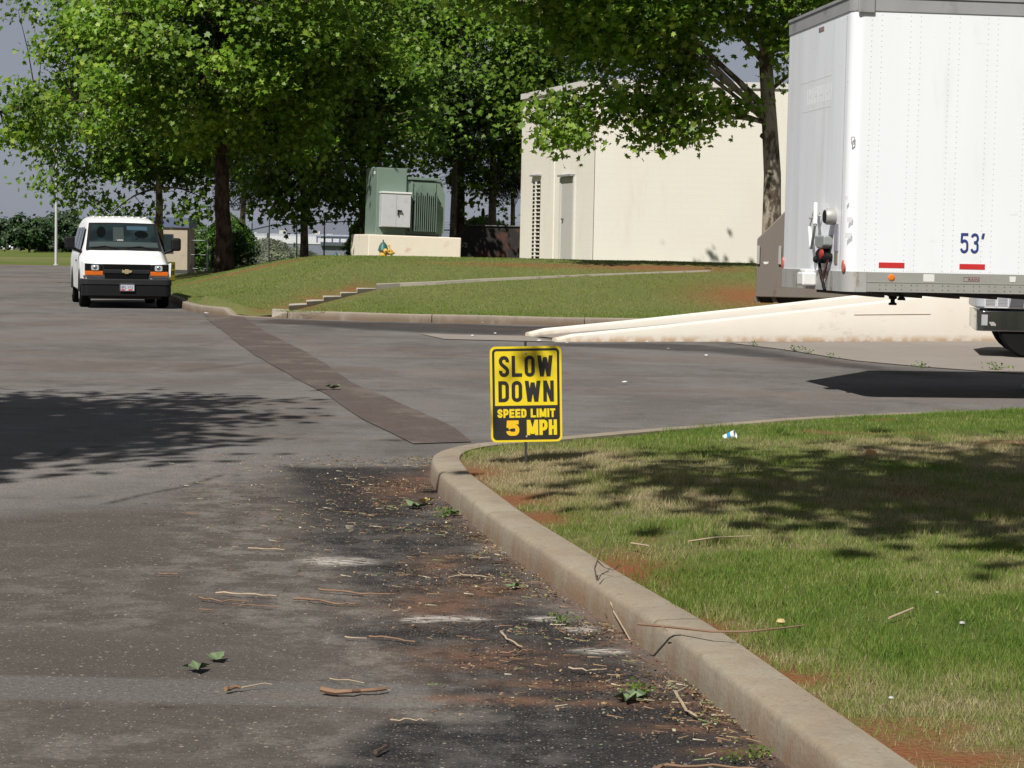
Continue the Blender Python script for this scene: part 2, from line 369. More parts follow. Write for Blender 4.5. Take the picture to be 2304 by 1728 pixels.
def asphalt_attrs(X, Y):
    n = fbm(X, Y, 1.7, 3)-.5
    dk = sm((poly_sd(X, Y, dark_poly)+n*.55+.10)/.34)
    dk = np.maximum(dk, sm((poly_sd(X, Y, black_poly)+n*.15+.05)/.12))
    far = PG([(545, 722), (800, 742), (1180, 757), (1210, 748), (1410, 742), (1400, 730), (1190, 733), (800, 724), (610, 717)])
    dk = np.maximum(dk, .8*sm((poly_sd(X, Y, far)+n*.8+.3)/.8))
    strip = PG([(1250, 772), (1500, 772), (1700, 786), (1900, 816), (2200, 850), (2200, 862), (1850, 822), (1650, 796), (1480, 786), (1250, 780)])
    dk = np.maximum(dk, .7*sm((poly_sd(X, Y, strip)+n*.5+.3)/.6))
    dirt = np.zeros(X.shape)
    for (uv, rx, ry) in dirt_spots:
        c = G(*uv); dirt = np.maximum(dirt, np.exp(-(((X-c.x)/rx/.62)**2+((Y-c.y)/ry/.62)**2)))
    kd = kerb_dist(X, Y)
    edge = np.exp(-((kd)/.10)**2)*(.10+.8*fbm(X, Y, 1.2, 9))*(Y < 14)
    dirt = np.maximum(dirt, edge)
    dirt = np.maximum(dirt*.85, .22*sm((fbm(X*.4, Y, .55, 12)-.52)/.2))
    wh = np.zeros(X.shape)
    for (uv, rx, ry) in white_spots:
        c = G(*uv); wh = np.maximum(wh, np.exp(-(((X-c.x)/rx)**2+((Y-c.y)/ry)**2)**2)*1.5)
    dust = sm((fbm(X, Y, .9, 21)-.35)/.3)*np.exp(-np.maximum(0, Y-13)/8)*.8
    tr = PG([(470, 1050), (560, 1300), (900, 1500), (1200, 1800)]); d = np.full(X.shape, 1e9)
    for i in range(3): d = np.minimum(d, seg_d(X, Y, tr[i], tr[i+1]))
    dust = np.maximum(dust, np.exp(-(d/.35)**2)*.9)
    tr = PG([(820, 1240), (1010, 1480), (1290, 1800)]); d = np.full(X.shape, 1e9)
    for i in range(2): d = np.minimum(d, seg_d(X, Y, tr[i], tr[i+1]))
    dust = np.maximum(dust, np.exp(-(d/.25)**2))
    band = sm((poly_sd(X, Y, band_poly)+.03)/.03)*(X < -.4+.4*fbm(X, Y, 2, 5))
    ck = np.zeros(X.shape)
    def line(pts, w):
        p = PG(pts); d = np.full(X.shape, 1e9)
        for i in range(len(p)-1): d = np.minimum(d, seg_d(X, Y, p[i], p[i+1]))
        return np.exp(-((d+.012*fbm(X, Y, 6, 2))/w)**2)
    ck = np.maximum(ck, line([(238, 1135), (330, 1112), (420, 1095), (495, 1070)], .03))
    ck = np.maximum(ck, .8*line([(120, 1030), (160, 1008), (260, 1004)], .035))
    ck = np.maximum(ck, .9*line([(0, 1597), (210, 1593), (420, 1591), (700, 1592)], .010)*(fbm(X, Y, 3, 8) > .4))
    # old tyre arcs
    arc = line([(300, 868), (110, 862), (25, 838), (20, 820), (110, 812), (400, 800)], .16)*.30
    arc = np.maximum(arc, line([(420, 835), (620, 812), (640, 806)], .12)*.3)
    arc = np.maximum(arc, line([(0, 730), (300, 716), (560, 735)], .3)*.22)
    old = sm((poly_sd(X, Y, PG([(-400, 1180), (238, 1137), (330, 1112), (495, 1068), (640, 1050), (1000, 1050), (1100, 1250), (2400, 1728), (2400, 2600), (-2400, 2600)]))+.2+.5*n)/.7)
    dust = dust*(1-.55*dk)
    return dict(old=old, dark=dk, dirt=dirt, white=np.clip(wh, 0, 1), dust=dust, band=band, crack=np.maximum(ck, arc))
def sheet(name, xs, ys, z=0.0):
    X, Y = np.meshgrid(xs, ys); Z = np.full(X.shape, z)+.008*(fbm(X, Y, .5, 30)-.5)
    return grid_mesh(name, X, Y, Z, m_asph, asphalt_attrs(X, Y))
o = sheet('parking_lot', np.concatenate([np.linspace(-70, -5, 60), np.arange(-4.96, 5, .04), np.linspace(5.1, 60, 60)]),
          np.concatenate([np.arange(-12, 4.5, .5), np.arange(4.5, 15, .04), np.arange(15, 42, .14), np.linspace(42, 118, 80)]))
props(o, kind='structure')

# far ground, falling slightly away, to the horizon
def grass_ground(name, soil=True):
    t = NT(name); n1 = t.noise(.5, 5); n2 = t.noise(9, 5, rough=.7); n3 = t.noise(60, 3)
    g = t.mix(t.ramp(n1, .35, .65), (.095, .145, .026), (.145, .185, .040))
    g = t.mix(t.ramp(n2, .35, .7), g, (.060, .100, .016))
    g = t.mix(t.math('MULTIPLY', t.ramp(n3, .3, .7), .5), g, (.15, .145, .06))
    st = t.math('MULTIPLY', t.attr('straw'), t.ramp(t.noise(14, 5, rough=.7), .3, .6, .5, 1))
    g = t.mix(st, g, (.23, .185, .11))
    so_ = t.math('MULTIPLY', t.attr('soil'), t.ramp(t.noise(8, 5, rough=.7), .28, .5, .3, 1))
    g = t.mix(so_, g, (.235, .095, .045))
    t.bump(t.noise(45, 4, rough=.7), .8, .03)
    return t.fin(g, .95, 0, .05)
m_lawn = grass_ground('lawn_grass'); m_field = grass_ground('field_grass')
ys = np.concatenate([[-60, 0, 60], np.arange(90, 130, 2), np.arange(130, 400, 10), [500, 700, 1000, 1600, 2500, 4000]])
xs = np.concatenate([[-3000, -1000, -400, -200], np.arange(-120, 121, 10), [200, 400, 1000, 3000]])
X, Y = np.meshgrid(xs, ys); Z = np.where(Y > 118, -.04-.0028*(Y-118), -.06); Z = np.maximum(Z, -1.6)
o = grid_mesh('field', X, Y, Z, m_field, dict(straw=.35*sm((fbm(X, Y, .02, 3)-.4)/.2), soil=X*0)); props(o, kind='structure')
X, Y = np.meshgrid(np.linspace(-90, -26, 60), np.linspace(118, 290, 60))
o = grid_mesh('meadow', X, Y, -.02-.0028*(Y-118)+.35*sm((Y-118)/60)*fbm(X, Y, .03, 2), m_field,
              dict(straw=.75*sm((fbm(X*.5, Y, .06, 3)-.35)/.25)*(Y < 180), soil=.4*(Y < 121))); props(o, kind='structure')

# bank behind the lot: kerb line on the road side, crest about level with the eye
KF = [(45, 40.6), (22, 39.9), (8, 39.7), (2.2, 39.7), (.4, 39.7), (-3, 40.1), (-4.6, 40.6), (-5.4, 41.0), (-6.3, 42.0), (-7.3, 44.5), (-8.4, 49.5), (-10.8, 58), (-14.6, 74), (-19.5, 95), (-25.5, 118)]
KFd = densify(KF, .5); KFa = np.array(KFd)
LK = [(-7.3, 44.5), (-8.4, 49.5), (-10.8, 58), (-14.6, 74), (-19.5, 95), (-25.5, 118), (-32, 150)]
def HB(x, y):
    x = np.asarray(x, float); y = np.asarray(y, float)
    df = np.clip(y-40.0, 0, None); dl = np.full(x.shape, 1e9)
    for i in range(len(LK)-1): dl = np.minimum(dl, seg_d(x, y, LK[i], LK[i+1]))
    dl = dl+.5+np.clip(44.5-y, 0, None)*.6
    rise = np.minimum(sm(df/12.5), sm(dl/(6.0+np.clip(y-60, 0, 30)*.22)))
    z = .15+1.07*rise-.10*sm((y-55)/10)
    z = z-.95*sm((y-78)/20.)
    z = z+.05*(fbm(x, y, .35, 6)-.5)*np.minimum(1, df/3)
    return z
def on_bank(u, v, lift):        # where the line of sight meets the surface lying `lift` above the bank
    lo, hi = 40.8, 56.0
    for _ in range(40):
        D = (lo+hi)/2; p = AT(u, v, D)
        if p.z > float(HB(p.x, D))+lift: lo = D
        else: hi = D
    return AT(u, v, (lo+hi)/2)
us = [612, 650, 690, 728, 767, 804, 846]; vs_ = [697, 687, 678, 668, 659, 649.5, 640]
nodes_ = [on_bank(u, v, .12) for u, v in zip(us, vs_)]
bk = [(45, 125)]*4+[(8, 125)]*0
nt_ = len(KFd); tt = np.linspace(0, 1, nt_)
Bx = np.interp(tt, [0, .55, .8, 1], [45, -12, -18, -25.2]); By = np.interp(tt, [0, .55, .8, 1], [128, 128, 126, 119])
ss = np.concatenate([np.linspace(0, .25, 60), np.linspace(.26, 1, 60)])
off = KFa.copy()
nrm = np.gradient(KFa, axis=0); nrm = np.stack([nrm[:, 1], -nrm[:, 0]], 1); nrm /= np.linalg.norm(nrm, axis=1)[:, None]
if nrm[3][1] < 0: nrm = -nrm
off = KFa+nrm*.13
X = off[None, :, 0]*(1-ss[:, None])+Bx[None]*ss[:, None]; Y = off[None, :, 1]*(1-ss[:, None])+By[None]*ss[:, None]
soil = np.zeros(X.shape); 
for (u, v, D, rx, ry) in [(1690, 640, 45, 1.3, 2.0), (620, 592, 57, 3.0, .9), (500, 600, 63, 2.0, 1.0), (1480, 600, 50, 2.5, .9), (430, 615, 66, 2.4, .8), (1180, 598, 50, 2, .5), (650, 706, 41.5, .7, .3)]:
    c = AT(u, v, D); soil = np.maximum(soil, np.exp(-((X-c.x)/rx)**2-((Y-D)/ry)**2))
for q_ in nodes_[:-1]:                   # bare soil beside each step
    soil = np.maximum(soil, .95*np.exp(-((X-q_.x-.10)/.22)**2-((Y-q_.y-1.4)/.6)**2))
Z = HB(X, Y); k = np.argmin(ss); Z[0] = .1
cut = np.exp(-((X+5.45)/.55)**2-((Y-41.0)/.9)**2); Z = Z-cut*.09
straw = .35+.4*fbm(X, Y, .5, 11)
lawn_far = grid_mesh('bank', X, Y, Z, m_lawn, dict(straw=straw*.55, soil=soil)); props(lawn_far, kind='structure')

# near lawn
ysn = np.concatenate([np.arange(-3, 4.5, .3), np.arange(4.5, 15, .06), np.arange(15, 20.4, .09)])
sx = np.concatenate([np.linspace(0, 4.5, 75), np.linspace(4.7, 28, 40)])
Y = np.repeat(ysn[:, None], len(sx), 1); X = (kerb_x(ysn)+.183)[:, None]+sx[None, :]
def HN(x, y): return .105+.05*sm((x-kerb_x(y))/1.2)+.03*(fbm(x, y, .5, 4)-.5)
def soil_near(x, y):
    s = np.zeros(np.shape(x))
    for (u, v, rx, ry) in [(1400, 1272, .22, .5), (1150, 1120, .28, .35), (1560, 1400, .18, .35), (1050, 1060, .25, .5), (1770, 1515, .18, .22), (2010, 1680, .22, .22), (1000, 1075, .2, .6), (1210, 1160, .2, .3), (2160, 1700, .2, .12), (1690, 1480, .1, .3)]:
        c = G(u, v, .13); s = np.maximum(s, np.exp(-((x-c.x)/rx)**2-((y-c.y)/ry)**2))
    kd = x-kerb_x(y)-.188
    s = np.maximum(s, np.exp(-(kd/.05)**2)*sm((fbm(x, y, 1.3, 40)-.35)/.25)*.9)
    s = np.maximum(s, .6*sm((fbm(x, y, 1.6, 44)-.66)/.1))
    return s
def straw_near(x, y):
    a = sm((fbm(x, y, .55, 50)-.42)/.22)
    z = np.exp(-((y-11.2)/2.2)**2)*.55
    ex = 0
    for (u, v, rx, ry) in [(2060, 1150, 1.3, 1.5), (1480, 1060, .8, .8), (1500, 1140, .7, .6), (2200, 1320, .8, .8), (1700, 1240, .8, .5), (1900, 1010, 1.0, .6)]:
        c = G(u, v, .13); ex = np.maximum(ex, np.exp(-((x-c.x)/rx)**2-((y-c.y)/ry)**2))
    return np.clip(a*.75+ex*.55+z*.45+.02-.30*np.exp(-((y-7)/2.0)**2)-.5*sm((y-14)/3), 0, 1)
o = grid_mesh('lawn', X, Y, HN(X, Y), m_lawn, dict(straw=straw_near(X, Y), soil=soil_near(X, Y))); props(o, kind='structure')

# kerbs
def kerb_mat(name, base, dirtc, d0=.46, d1=.66):
    t = NT(name); c = t.mix(t.noise(3, 5), tuple(x*.72 for x in base), tuple(x*1.22 for x in base))
    c = t.mix(t.math('MULTIPLY', t.ramp(t.noise(9, 6, rough=.7), .48, .72), .5), c, (.24, .205, .165))
    c = t.mix(t.math('MULTIPLY', t.ramp(t.noise(70, 3), .35, .7), .3), c, (.18, .16, .14))
    c = t.mix(t.math('MULTIPLY', t.ramp(t.noise(22, 5, rough=.8), .56, .70), .55), c, (.12, .105, .085))
    c = t.mix(t.math('MULTIPLY', t.attr('low'), .62), c, (.185, .15, .11))  # face darker than the top: its shade put into the colour, plus staining
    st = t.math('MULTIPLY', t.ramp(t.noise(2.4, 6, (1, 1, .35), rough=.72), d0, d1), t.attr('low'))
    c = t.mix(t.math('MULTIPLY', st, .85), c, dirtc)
    c = t.mix(t.math('MULTIPLY', t.ramp(t.noise(5, 5, (1, 1, .15)), .55, .75), .4), c, (.15, .13, .11))
    t.bump(t.noise(55, 4), .5, .006); return t.fin(c, .9, 0, .15)
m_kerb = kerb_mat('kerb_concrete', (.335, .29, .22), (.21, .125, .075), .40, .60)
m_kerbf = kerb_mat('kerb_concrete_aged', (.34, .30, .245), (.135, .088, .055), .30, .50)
def kerb(name, P, side, hgt, w, mat, seglen=3.1, top=None, start=0.9):
    P = np.array(P); n = np.gradient(P, axis=0); n = np.stack([n[:, 1], -n[:, 0]], 1)*side; n /= np.linalg.norm(n, axis=1)[:, None]
    prof = [(-.006, -.05), (.0, hgt*.25), (.006, hgt*.80), (.013, hgt*.93), (.028, hgt), (w*.75, hgt+.003), (w, hgt+.001), (w+.004, -.05)]
    cum = np.concatenate([[0], np.cumsum(np.linalg.norm(np.diff(P, axis=0), axis=1))])
    co = []; q = []; low = []; b = 0; i0 = 0; cuts = np.arange(start, cum[-1]+seglen, seglen); prev = 0
    for cpos in cuts:
        s = np.unique(np.concatenate([np.arange(prev+.008, min(cpos-.008, cum[-1]), .12), [min(cpos-.008, cum[-1])]]))
        if len(s) < 2: prev = cpos; continue
        px = np.interp(s, cum, P[:, 0]); py = np.interp(s, cum, P[:, 1]); nx = np.interp(s, cum, n[:, 0]); ny = np.interp(s, cum, n[:, 1])
        rows = []
        for j in range(len(s)):
            hs = top(s[j]) if top else 1.0
            for (a, z) in prof:
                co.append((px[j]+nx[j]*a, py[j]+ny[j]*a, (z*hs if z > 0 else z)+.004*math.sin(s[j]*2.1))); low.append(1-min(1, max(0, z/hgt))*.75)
        m = len(prof)
        for j in range(len(s)-1):
            for k in range(m-1): q.append((b+j*m+k, b+(j+1)*m+k, b+(j+1)*m+k+1, b+j*m+k+1))
        for j in (0, len(s)-1):
            q.append((b+j*m, b+j*m+1, b+j*m+2, b+j*m+3)); q.append((b+j*m, b+j*m+3, b+j*m+4, b+j*m+7)); q.append((b+j*m+4, b+j*m+5, b+j*m+6, b+j*m+7))
        b += len(s)*m; prev = cpos
    o = np_mesh(name, np.array(co), np.array(q), mat, dict(low=low), True)
    o.data.set_sharp_from_angle(angle=.9); return props(o, kind='structure')
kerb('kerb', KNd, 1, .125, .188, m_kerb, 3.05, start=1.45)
cumf = np.concatenate([[0], np.cumsum(np.linalg.norm(np.diff(KFa, axis=0), axis=1))])
s_cut = cumf[np.argmin((KFa[:, 0]+5.45)**2+(KFa[:, 1]-41.05)**2)]
m_fill = M('joint_sealer', (.05, .045, .04), .9)
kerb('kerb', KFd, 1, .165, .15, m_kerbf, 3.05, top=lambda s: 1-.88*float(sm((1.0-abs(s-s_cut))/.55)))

# trench patch across the lot
def patch(name, pts, mat, z, n=1):
    mb = MB(); mb.add([(p[0], p[1], z) for p in pts], [tuple(range(len(pts)))]); return props(mb.build(name, mat), kind='structure')
t = NT('trench_asphalt'); c = t.mix(t.noise(2.6, 6, rough=.7), (.062, .048, .042), (.125, .100, .086))
vor = t.n('ShaderNodeTexVoronoi'); vor.inputs['Scale'].default_value = 45; t.l(t.geo.outputs['Object'], vor.inputs['Vector'])
c = t.mix(t.ramp(vor.outputs['Distance'], .15, .35, .45, 0), c, (.24, .20, .17)); c = t.mix(t.ramp(t.noise(.9, 6, rough=.75), .50, .62, 0, .55), c, (.175, .145, .122)); c = t.mix(t.ramp(t.noise(7, 5, rough=.8), .58, .68, 0, .7), c, (.03, .024, .02)); t.bump(t.noise(40, 3), .6, .012); m_trench = t.fin(c, .9, 0, .2)
Lp = [(458, 710), (500, 745), (560, 790), (640, 838), (730, 888), (820, 945), (925, 1000)]
Rp = [(545, 712), (590, 742), (648, 772), (720, 812), (795, 862), (925, 920), (1020, 965), (1062, 996)]
def jit(P, a=.02):
    P = densify(P, .8); return [(p[0]+random.uniform(-a, a), p[1]+random.uniform(-a, a)) for p in P]
pl = jit(PG(Lp))+jit(PG(Rp))[::-1]
mb = MB(); mb.add([(p[0], p[1], .009) for p in pl], [tuple(range(len(pl)))]); props(mb.build('trench_patch', m_trench), kind='structure')
# concrete apron below the ramp wall
t = NT('apron_concrete'); c = t.mix(t.noise(.8, 5), (.235, .205, .175), (.30, .265, .23)); c = t.mix(t.ramp(t.noise(3, 6, (1, 3, 1), rough=.7), .5, .75, 0, .6), c, (.16, .14, .12))
t.bump(t.noise(30, 3), .3, .01); m_apron = t.fin(c, .9, 0, .1)
ap = PG([(1640, 772), (1740, 784), (1830, 797), (1933, 813), (2072, 826), (2304, 842)]); ap = jit(ap, .04)+[(22, 24.5), (22, 40), (9, 36.25)]
mb = MB(); mb.add([(p[0], p[1], .010) for p in ap], [tuple(range(len(ap)))]); props(mb.build('concrete_apron', m_apron), kind='structure')
ap = PG([(945, 752), (1190, 757), (1250, 770), (1000, 764)])
mb = MB(); mb.add([(p[0], p[1], .010) for p in ap], [tuple(range(len(ap)))]); props(mb.build('concrete_apron', m_apron), kind='structure')

# steps and the path they lead to
m_step = M('step_concrete', (.42, .38, .32), .9, var=.1, bump=.3, dirt=(.26, .19, .14), dscale=3)
st = thing('concrete_steps', 'pale concrete steps climbing the grassy bank behind the low kerb', 'steps', (-4.9, 41.3, 0))
for i in range(len(nodes_)-1):
    a_, b_ = nodes_[i], nodes_[i+1]; d = Vector((b_.x-a_.x, b_.y-a_.y, 0)); n_ = Vector((-.11, 1, 0))*1.1; q = [a_, a_+d*1.02, a_+d*1.02+n_, a_+n_]
    mb = MB(); mb.add([Vector((p.x, p.y, a_.z-.3)) for p in q]+[Vector((p.x, p.y, a_.z)) for p in q], [(0, 3, 2, 1), (4, 5, 6, 7), (0, 1, 5, 4), (1, 2, 6, 5), (2, 3, 7, 6), (3, 0, 4, 7)])
    mb.build('step', m_step, st, world=True, bevel=.01)
pp = [(846, 640, .12), (900, 637, .08), (980, 634, .07), (1080, 628, .06), (1200, 623, .05), (1350, 616.5, .04), (1480, 612, .035), (1600, 608, .03)]
vs = [on_bank(*p) for p in pp]; mb = MB(); a = []
for i, p in enumerate(vs):
    d = (vs[min(i+1, len(vs)-1)]-vs[max(i-1, 0)]); d.z = 0; n_ = Vector((-.05, 1, 0))*1.1; a += [p, p+n_, p-Vector((0, 0, .25)), p+n_-Vector((0, 0, .25))]
fs = []
for i in range(len(vs)-1): q = i*4; fs += [(q, q+4, q+5, q+1), (q+2, q+6, q+4, q)]
fs.append((0, 1, 3, 2)); mb.add(a, fs); props(mb.build('path', m_step), kind='structure')

# ---------------- grass blades ----------------
t = NT('grass_blades'); at = t.n('ShaderNodeAttribute'); at.attribute_name = 'tone'
cr = t.n('ShaderNodeValToRGB'); e = cr.color_ramp.elements
e[0].position = 0; e[0].color = (.070, .135, .016, 1); e[1].position = 1; e[1].color = (.46, .38, .23, 1)
for ps, cc in [(.3, (.130, .225, .028)), (.55, (.215, .270, .055)), (.75, (.36, .32, .15))]:
    x = cr.color_ramp.elements.new(ps); x.color = (*cc, 1)
t.l(at.outputs['Fac'], cr.inputs[0]); t.b.inputs['Transmission Weight'].default_value = 0
m_blade = t.fin(cr.outputs[0], .6, 0, .25); tr_ = t.n('ShaderNodeBsdfTranslucent'); t.l(cr.outputs[0], tr_.inputs[0]); ms = t.n('ShaderNodeMixShader'); ms.inputs[0].default_value = .3; t.l(t.b.outputs[0], ms.inputs[1]); t.l(tr_.outputs[0], ms.inputs[2]); t.l(ms.outputs[0], t.out.inputs[0])
def blades(name, px, py, pz, tone, h, w, rng):
    n = len(px); a = rng.rand(n)*6.283; lean = (rng.rand(n)*.9+.10)*h; la = rng.rand(n)*6.283
    dx, dy = np.cos(a)*w/2, np.sin(a)*w/2; lx, ly = np.cos(la)*lean, np.sin(la)*lean
    co = np.zeros((n, 3, 3)); base = np.stack([px, py, pz], 1)
    co[:, 0] = base+np.stack([-dx, -dy, 0*dx-.005], 1); co[:, 1] = base+np.stack([dx, dy, 0*dx-.005], 1); co[:, 2] = base+np.stack([lx, ly, h*.95], 1)
    o = np_mesh(name, co.reshape(-1, 3), np.arange(n*3).reshape(n, 3), m_blade, dict(tone=np.repeat(tone, 3)))
    return o
rng = np.random.RandomState(5)
PX = []; PY = []
for (y0, y1, dens) in [(4.8, 7, 20000), (7, 9, 14000), (9, 12, 8000), (12, 15, 4800), (15, 19.4, 2800)]:
    xr = y1*.262+.3; area = (y1-y0)*(xr+.8); n = int(area*dens)
    x = rng.rand(n)*(xr+.8)-.8; y = y0+rng.rand(n)*(y1-y0)
    ok = (x > kerb_x(y)+.176) & (rng.rand(n) < .25+.75*sm((fbm(x, y, 2.6, 60)-.22)/.3))
    PX.append(x[ok]); PY.append(y[ok])
px = np.concatenate(PX); py = np.concatenate(PY); s = soil_near(px, py); ok = rng.rand(len(px)) > s*1.05; px, py = px[ok], py[ok]
stw = straw_near(px, py); clump = fbm(px, py, 3.5, 70); tone = np.clip(.32+.60*stw+rng.randn(len(px))*.20+(clump-.5)*-.55+.5*(vn(px, py, 7, 33)-.5)*(vn(px, py, .8, 34)), 0, 1)
h = (.010+.020*clump**1.3+rng.rand(len(px))*.013)*(1+1.1*sm((vn(px, py, 4, 80)-.78)/.12))
o = blades('grass', px, py, HN(px, py), tone, h, (.0017+.0012*rng.rand(len(px)))*(1+py*.06), rng); props(o, 'short patchy green and straw grass on the near lawn', 'grass', kind='stuff')
n = 230000; y = 40.3+rng.rand(n)**1.4*26; x = (rng.rand(n)*2-1)*y*.30+1
ok = (x > np.interp(y, [40, 41, 44.5, 49.5, 58, 74], [-4.6, -5.4, -7.3, -8.4, -10.8, -14.6])+.2)
x, y = x[ok], y[ok]
tone = np.clip(.28+.3*fbm(x, y, .6, 11)+rng.randn(len(x))*.15, 0, 1)
so2 = np.zeros(len(x))
for (u, v, D, rx, ry) in [(1690, 640, 45, 1.3, 2.0), (620, 592, 57, 3.0, .9), (1480, 600, 50, 2.5, .9)]:
    c = AT(u, v, D); so2 = np.maximum(so2, np.exp(-((x-c.x)/rx)**2-((y-D)/ry)**2))
for q_ in nodes_[:-1]: so2 = np.maximum(so2, 1.1*np.exp(-((x-q_.x-.12)/.3)**2-((y-q_.y-.6)/1.0)**2))
ok = rng.rand(len(x)) > so2*.95; x, y, tone = x[ok], y[ok], tone[ok]
o = blades('grass', x, y, HB(x, y), tone, .018+.022*rng.rand(len(x)), .010+.008*rng.rand(len(x)), rng)
props(o, 'mown green grass covering the bank behind the lot', 'grass', kind='stuff')
# ---------------- slow down sign ----------------
def ident(): return Matrix.Identity(4)
def rrect(w, h, r, n=6):
    pts = []
    for cx, cy, a0 in [(w/2-r, h/2-r, 0), (-w/2+r, h/2-r, 90), (-w/2+r, -h/2+r, 180), (w/2-r, -h/2+r, 270)]:
        for k in range(n+1):
            a = R(a0+90*k/n); pts.append((cx+r*math.cos(a), cy+r*math.sin(a)))
    return pts
sb = G(1183, 1038, .15)
sg = thing('warning_sign', 'yellow and black SLOW DOWN speed limit sign on a thin stake in the near lawn', 'sign', (sb.x, sb.y, .15), rot=(0, R(-1.3), R(2)))
MB().box(-.008, -.003, -.15, .008, .003, .77).build('post', M('sign_stake', (.05, .045, .04), .6, .3, bump=.2), sg)
SW, SH = .455, .61
MS = Matrix.Translation((.003, -.006, .43)) @ Matrix.Rotation(R(-.6), 4, 'Y') @ Matrix.Rotation(R(90), 4, 'X')
MB().prism(rrect(SW, SH, .035), -.0015, .0008, 0, MS).build('panel', m_yellow, sg)
def ring(outer, inner, z):
    n = len(outer); mb = MB(); vs = [(p[0], p[1], z) for p in outer]+[(p[0], p[1], z) for p in inner]
    return mb.add(vs, [(i, (i+1) % n, n+(i+1) % n, n+i) for i in range(n)], 0, MS)
bd = ring(rrect(SW-.028, SH-.028, .026), rrect(SW-.058, SH-.058, .013), .0018)
bd.build('border', m_signblack, sg)
yb = SH/2-.029-.348      # bottom of the yellow field
lo = rrect(SW-.0575, SH-.0575, .013); lo = [(x, min(y, yb)) for x, y in lo]
MB().prism(lo, .0008, .0022, 0, MS).build('lower_field', m_signblack, sg)
def sl(y, x=0): return MS @ Matrix.Translation((x, y, .0030))
letters('SLOW', .133, .50, .165, m_signblack, 'lettering', sg, sl(SH/2-.126), .13, .342)
letters('DOWN', .133, .50, .165, m_signblack, 'lettering', sg, sl(SH/2-.286), .13, .352)
letters('SPEED LIMIT', .056, .62, .24, m_yellow, 'lettering', sg, sl(SH/2-.426), .09, .368, .42)
m_or = M('sign_orange', (.82, .49, .012), .45)
letters('5', .098, .85, .26, m_or, 'lettering', sg, sl(SH/2-.520, -.088))
letters('MPH', .098, .56, .225, m_yellow, 'lettering', sg, sl(SH/2-.518, .098), .08, .192)
for zz in (SH/2-.045, -SH/2+.035):
    MB().lathe([(.0065, 0), (.006, .002), (.003, .003)], 10, 0, MS @ Matrix.Translation((0, zz, .003))).build('screw', m_steel, sg)

# second sign, edge on, beyond the van
p = AT(384, 636, 51.5)
g2 = thing('warning_sign', 'small yellow sign seen half edge on beside the van at the grass edge', 'sign', (p.x, p.y, float(HB(p.x, p.y))-.02), rz=R(72))
b2 = p.z-g2.location.z
MB().box(-.012, -.004, -.1, .012, .004, b2+.55).build('post', m_dgrey, g2)
MS0 = MS; MS = Matrix.Translation((0, -.008, b2+.28)) @ Matrix.Rotation(R(90), 4, 'X')
MB().prism(rrect(.455, .50, .035), -.0015, .0008, 0, MS).build('panel', m_yellow, g2)
ring(rrect(.427, .47, .026), rrect(.40, .44, .013), .0018).build('border', m_signblack, g2)
letters('SLOW', .12, .5, .165, m_signblack, 'lettering', g2, MS @ Matrix.Translation((0, .13, .003)), .13, .34)
letters('DOWN', .12, .5, .165, m_signblack, 'lettering', g2, MS @ Matrix.Translation((0, -.03, .003)), .13, .34)
MS = MS0

# ---------------- semi trailer ----------------
TH = R(7.0); tx = Vector((math.cos(TH), math.sin(TH), 0))
tr = thing('semi_trailer', 'long white box trailer with grey rails, nose to the left, cut by the frame', 'trailer', (3.365, 20.36, 0), rz=TH)
LT, WT, ZB, ZT, ZR = 16.15, 2.59, 1.135, 4.13, 1.335
def nose(off=0.0, r=.13, n=7):          # plan outline, near front corner and far front corner rounded
    pts = []
    for k in range(n+1):
        a = R(270-90*k/n); pts.append((r+(r+off)*math.cos(a), r+(r+off)*math.sin(a)))
    for k in range(n+1):
        a = R(180-90*k/n); pts.append((r+(r+off)*math.cos(a), WT-r+(r+off)*math.sin(a)))
    return pts+[(LT+off, WT+off), (LT+off, -off)]
t = NT('trailer_white'); c = t.mix(t.noise(.7, 3), (.77, .79, .82), (.82, .84, .865))
c = t.mix(t.math('MULTIPLY', t.ramp(t.noise(2.2, 5, (1.5, 1.5, .25), rough=.6), .52, .8), .5), c, (.60, .59, .56))
c = t.mix(t.math('MULTIPLY', t.ramp(t.noise(5, 6, (.5, .5, 2.6), rough=.75), .62, .72), .5), c, (.45, .44, .42))
t.bump(t.noise(1.6, 2, (1.6, 1.6, .12)), .35, .03); m_trw = t.fin(c, .32, 0, .5)
MB().prism(nose(), ZR-.01, ZT-.16).build('box_shell', m_trw, tr, smooth=True)
t = NT('rail_aluminium'); c = t.mix(t.noise(3, 5, (1, 1, 3)), (.30, .295, .27), (.40, .39, .36)); c = t.mix(t.ramp(t.noise(3.2, 6, (1, 1, .25), rough=.7), .56, .72, 0, .6), c, (.27, .20, .14)); m_rail = t.fin(c, .55, .25)
t = NT('corner_rust'); c = t.mix(t.noise(6, 5, (1, 1, .2)), (.34, .34, .32), (.48, .48, .46)); c = t.mix(t.ramp(t.noise(5, 6, (1, 1, .3), rough=.75), .50, .64, 0, .9), c, (.20, .12, .07)); m_rustrail = t.fin(c, .6, .2)
bl = MB(); bl.prism(nose(.008), ZB, ZR); bl.prism(nose(.012), ZR-.105, ZR-.098); bl.build('bottom_rail', m_rail, tr, smooth=True)
MB().prism([p for p in nose(.013)[:16]]+[(.22, WT+.013), (.22, WT-.02), (.14, .14), (.22, .02), (.22, -.013)], ZB-.004, ZR+.002).build('nose_rail', m_rustrail, tr, smooth=True)
tp = MB(); tp.prism(nose(.010), ZT-.165, ZT-.02); tp.prism(nose(.022), ZT-.03, ZT); tp.build('top_rail', m_grey, tr, smooth=True)
MB().box(.05, -.030, ZT-.19, .22, .0, ZT-.01).build('corner_cap', m_grey, tr, bevel=.01)
